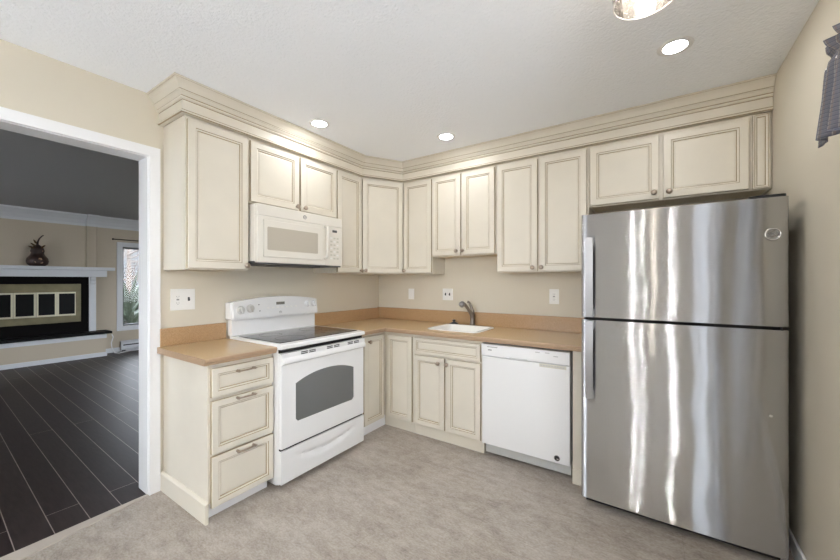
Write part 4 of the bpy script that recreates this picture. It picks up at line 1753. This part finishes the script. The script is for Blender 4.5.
bm = bm_new()
tube(bm, [(XL + 0.36, -1.01, 0.38), (XL + 0.33, -0.985, 0.33), (XL + 0.29, -1.00, 0.22), (XL + 0.27, -0.985, 0.12), (XL + 0.25, -0.94, 0.03), (XL + 0.22, -0.87, 0.0085),
          (XL + 0.16, -0.80, 0.0085), (XL + 0.12, -0.70, 0.0085), (XL + 0.10, -0.3, 0.0085)], 0.0085, 8)
o = obj('power_cord', bm, 'trim')
tag(o, 'white cord hanging off the right end of the black hearth to the floor', 'cord')

# ------------------------------------------------------------------ outdoors
bm = bm_new()
box(bm, -30, 24, -26, 24, -0.55, -0.5)
o = struct('ground', bm, 'grass')
M['bounce_slab'] = mat('bounce_concrete', (0.78, 0.78, 0.78), 0.85, var=0.04)  # unseen pale slab, added to bounce daylight up onto the ceiling
bm = bm_new()
box(bm, -5.5, 8.0, -12.0, -6.35, -0.5, -0.12)
box(bm, 3.4, 8.0, -6.35, 0.0, -0.5, -0.12)
box(bm, 0.15, 3.4, -6.35, YF - 0.13, -0.5, -0.12)
struct('floor_bounce', bm, 'bounce_slab')
# neighbour's white clapboard wall
hs = thing('house', 'pale clapboard house seen through the living room window', 'house', (XL - 9.5, 3.0, -0.5), R90)
bm = bm_new()
for i in range(26):
    z = 0.16 * i
    prism(bm, [(0, z), (0, z + 0.159), (-0.004, z + 0.159), (-0.028, z + 0.003)], -3.5, 7, 'x')
obj('clapboard_wall', bm, 'siding', hs)
bm = bm_new()
box(bm, 1.0, 1.9, -0.06, -0.030, 1.4, 2.9, 0.01)
hw = obj('window', bm, 'trim', hs)
bm = bm_new()
box(bm, 1.08, 1.82, -0.065, -0.0605, 1.48, 2.82)
obj('pane', bm, 'oven_glass', hw)


def bush(name, label, cat, loc, spread, h_, n, leafmat, width, seed):
    rnd = random.Random(seed)
    t = thing(name, label, cat, loc, 0)
    bm = bm_new()
    tube(bm, [(0, 0, -0.0), (0.02, 0.01, h_ * 0.22), (0.0, 0.02, h_ * 0.4)], [0.05, 0.045, 0.03], 8)
    obj('stem', bm, 'bark', t)
    bm = bm_new()
    for i in range(n):
        az = rnd.uniform(0, 2 * PI)
        el = rnd.uniform(0.15, 1.3)
        ln = h_ * rnd.uniform(0.55, 0.75)
        root = Vector((0, 0, h_ * rnd.uniform(0.2, 0.4)))
        d_ = Vector((math.cos(az) * math.cos(el), math.sin(az) * math.cos(el), math.sin(el)))
        side = d_.cross(Vector((0, 0, 1))).normalized()
        up = side.cross(d_)
        prev = None
        for k in range(6):
            s = k / 5
            c = root + d_ * ln * s * spread + Vector((0, 0, -0.25 * ln * s * s))
            wd = width * (0.6 + 1.6 * s * (1 - s)) * (1 - s * s * 0.98)
            a, b, e = bm.verts.new(c + side * wd + up * wd * 0.5), bm.verts.new(c), bm.verts.new(c - side * wd + up * wd * 0.5)
            if prev:
                bm.faces.new((prev[0], prev[1], b, a))
                bm.faces.new((prev[1], prev[2], e, b))
            prev = (a, b, e)
    obj('foliage', bm, leafmat, t)
    return t


bush('yucca_plant', 'pale green spiky yucca outside the living room window', 'plant', (XL - 2.3, 0.03, -0.5), 0.85, 2.6, 60, 'leaf', 0.055, 3)
bush('shrub', 'dark leafy shrub outside the living room window, behind the yucca', 'plant', (XL - 5.0, 0.85, -0.5), 0.7, 2.4, 220, 'leaf_dark', 0.035, 5)
# bare tree
rnd = random.Random(11)
tr = thing('bare_tree', 'bare branched tree outside behind the living room window', 'tree', (XL - 7.4, 1.5, -0.5), 0)
bm = bm_new()
tube(bm, [(0, 0, 0), (0.03, 0, 1.2), (-0.02, 0.04, 2.2), (0.0, 0, 3.6)], [0.10, 0.085, 0.07, 0.03], 10)
obj('trunk', bm, 'bark', tr)
bm = bm_new()


def branch(p, d_, ln, r, depth):
    q = p + d_ * ln
    mid = (p + q) / 2 + Vector((rnd.uniform(-1, 1), rnd.uniform(-1, 1), rnd.uniform(-1, 1))) * ln * 0.08
    tube(bm, [p, mid, q], [r, r * 0.8, r * 0.6], 5, caps=False)
    if depth:
        for _ in range(3):
            nd = (d_ + Vector((rnd.uniform(-1, 1), rnd.uniform(-1, 1), rnd.uniform(-0.5, 0.9))) * 0.8).normalized()
            branch(p + (q - p) * rnd.uniform(0.4, 1.0), nd, ln * 0.65, r * 0.6, depth - 1)


for i in range(11):
    az = rnd.uniform(0, 2 * PI)
    branch(Vector((0, 0, rnd.uniform(1.3, 3.2))), Vector((math.cos(az), math.sin(az), rnd.uniform(0.1, 0.8))).normalized(), rnd.uniform(0.8, 1.2), 0.035, 3)
obj('branches', bm, 'bark', tr)
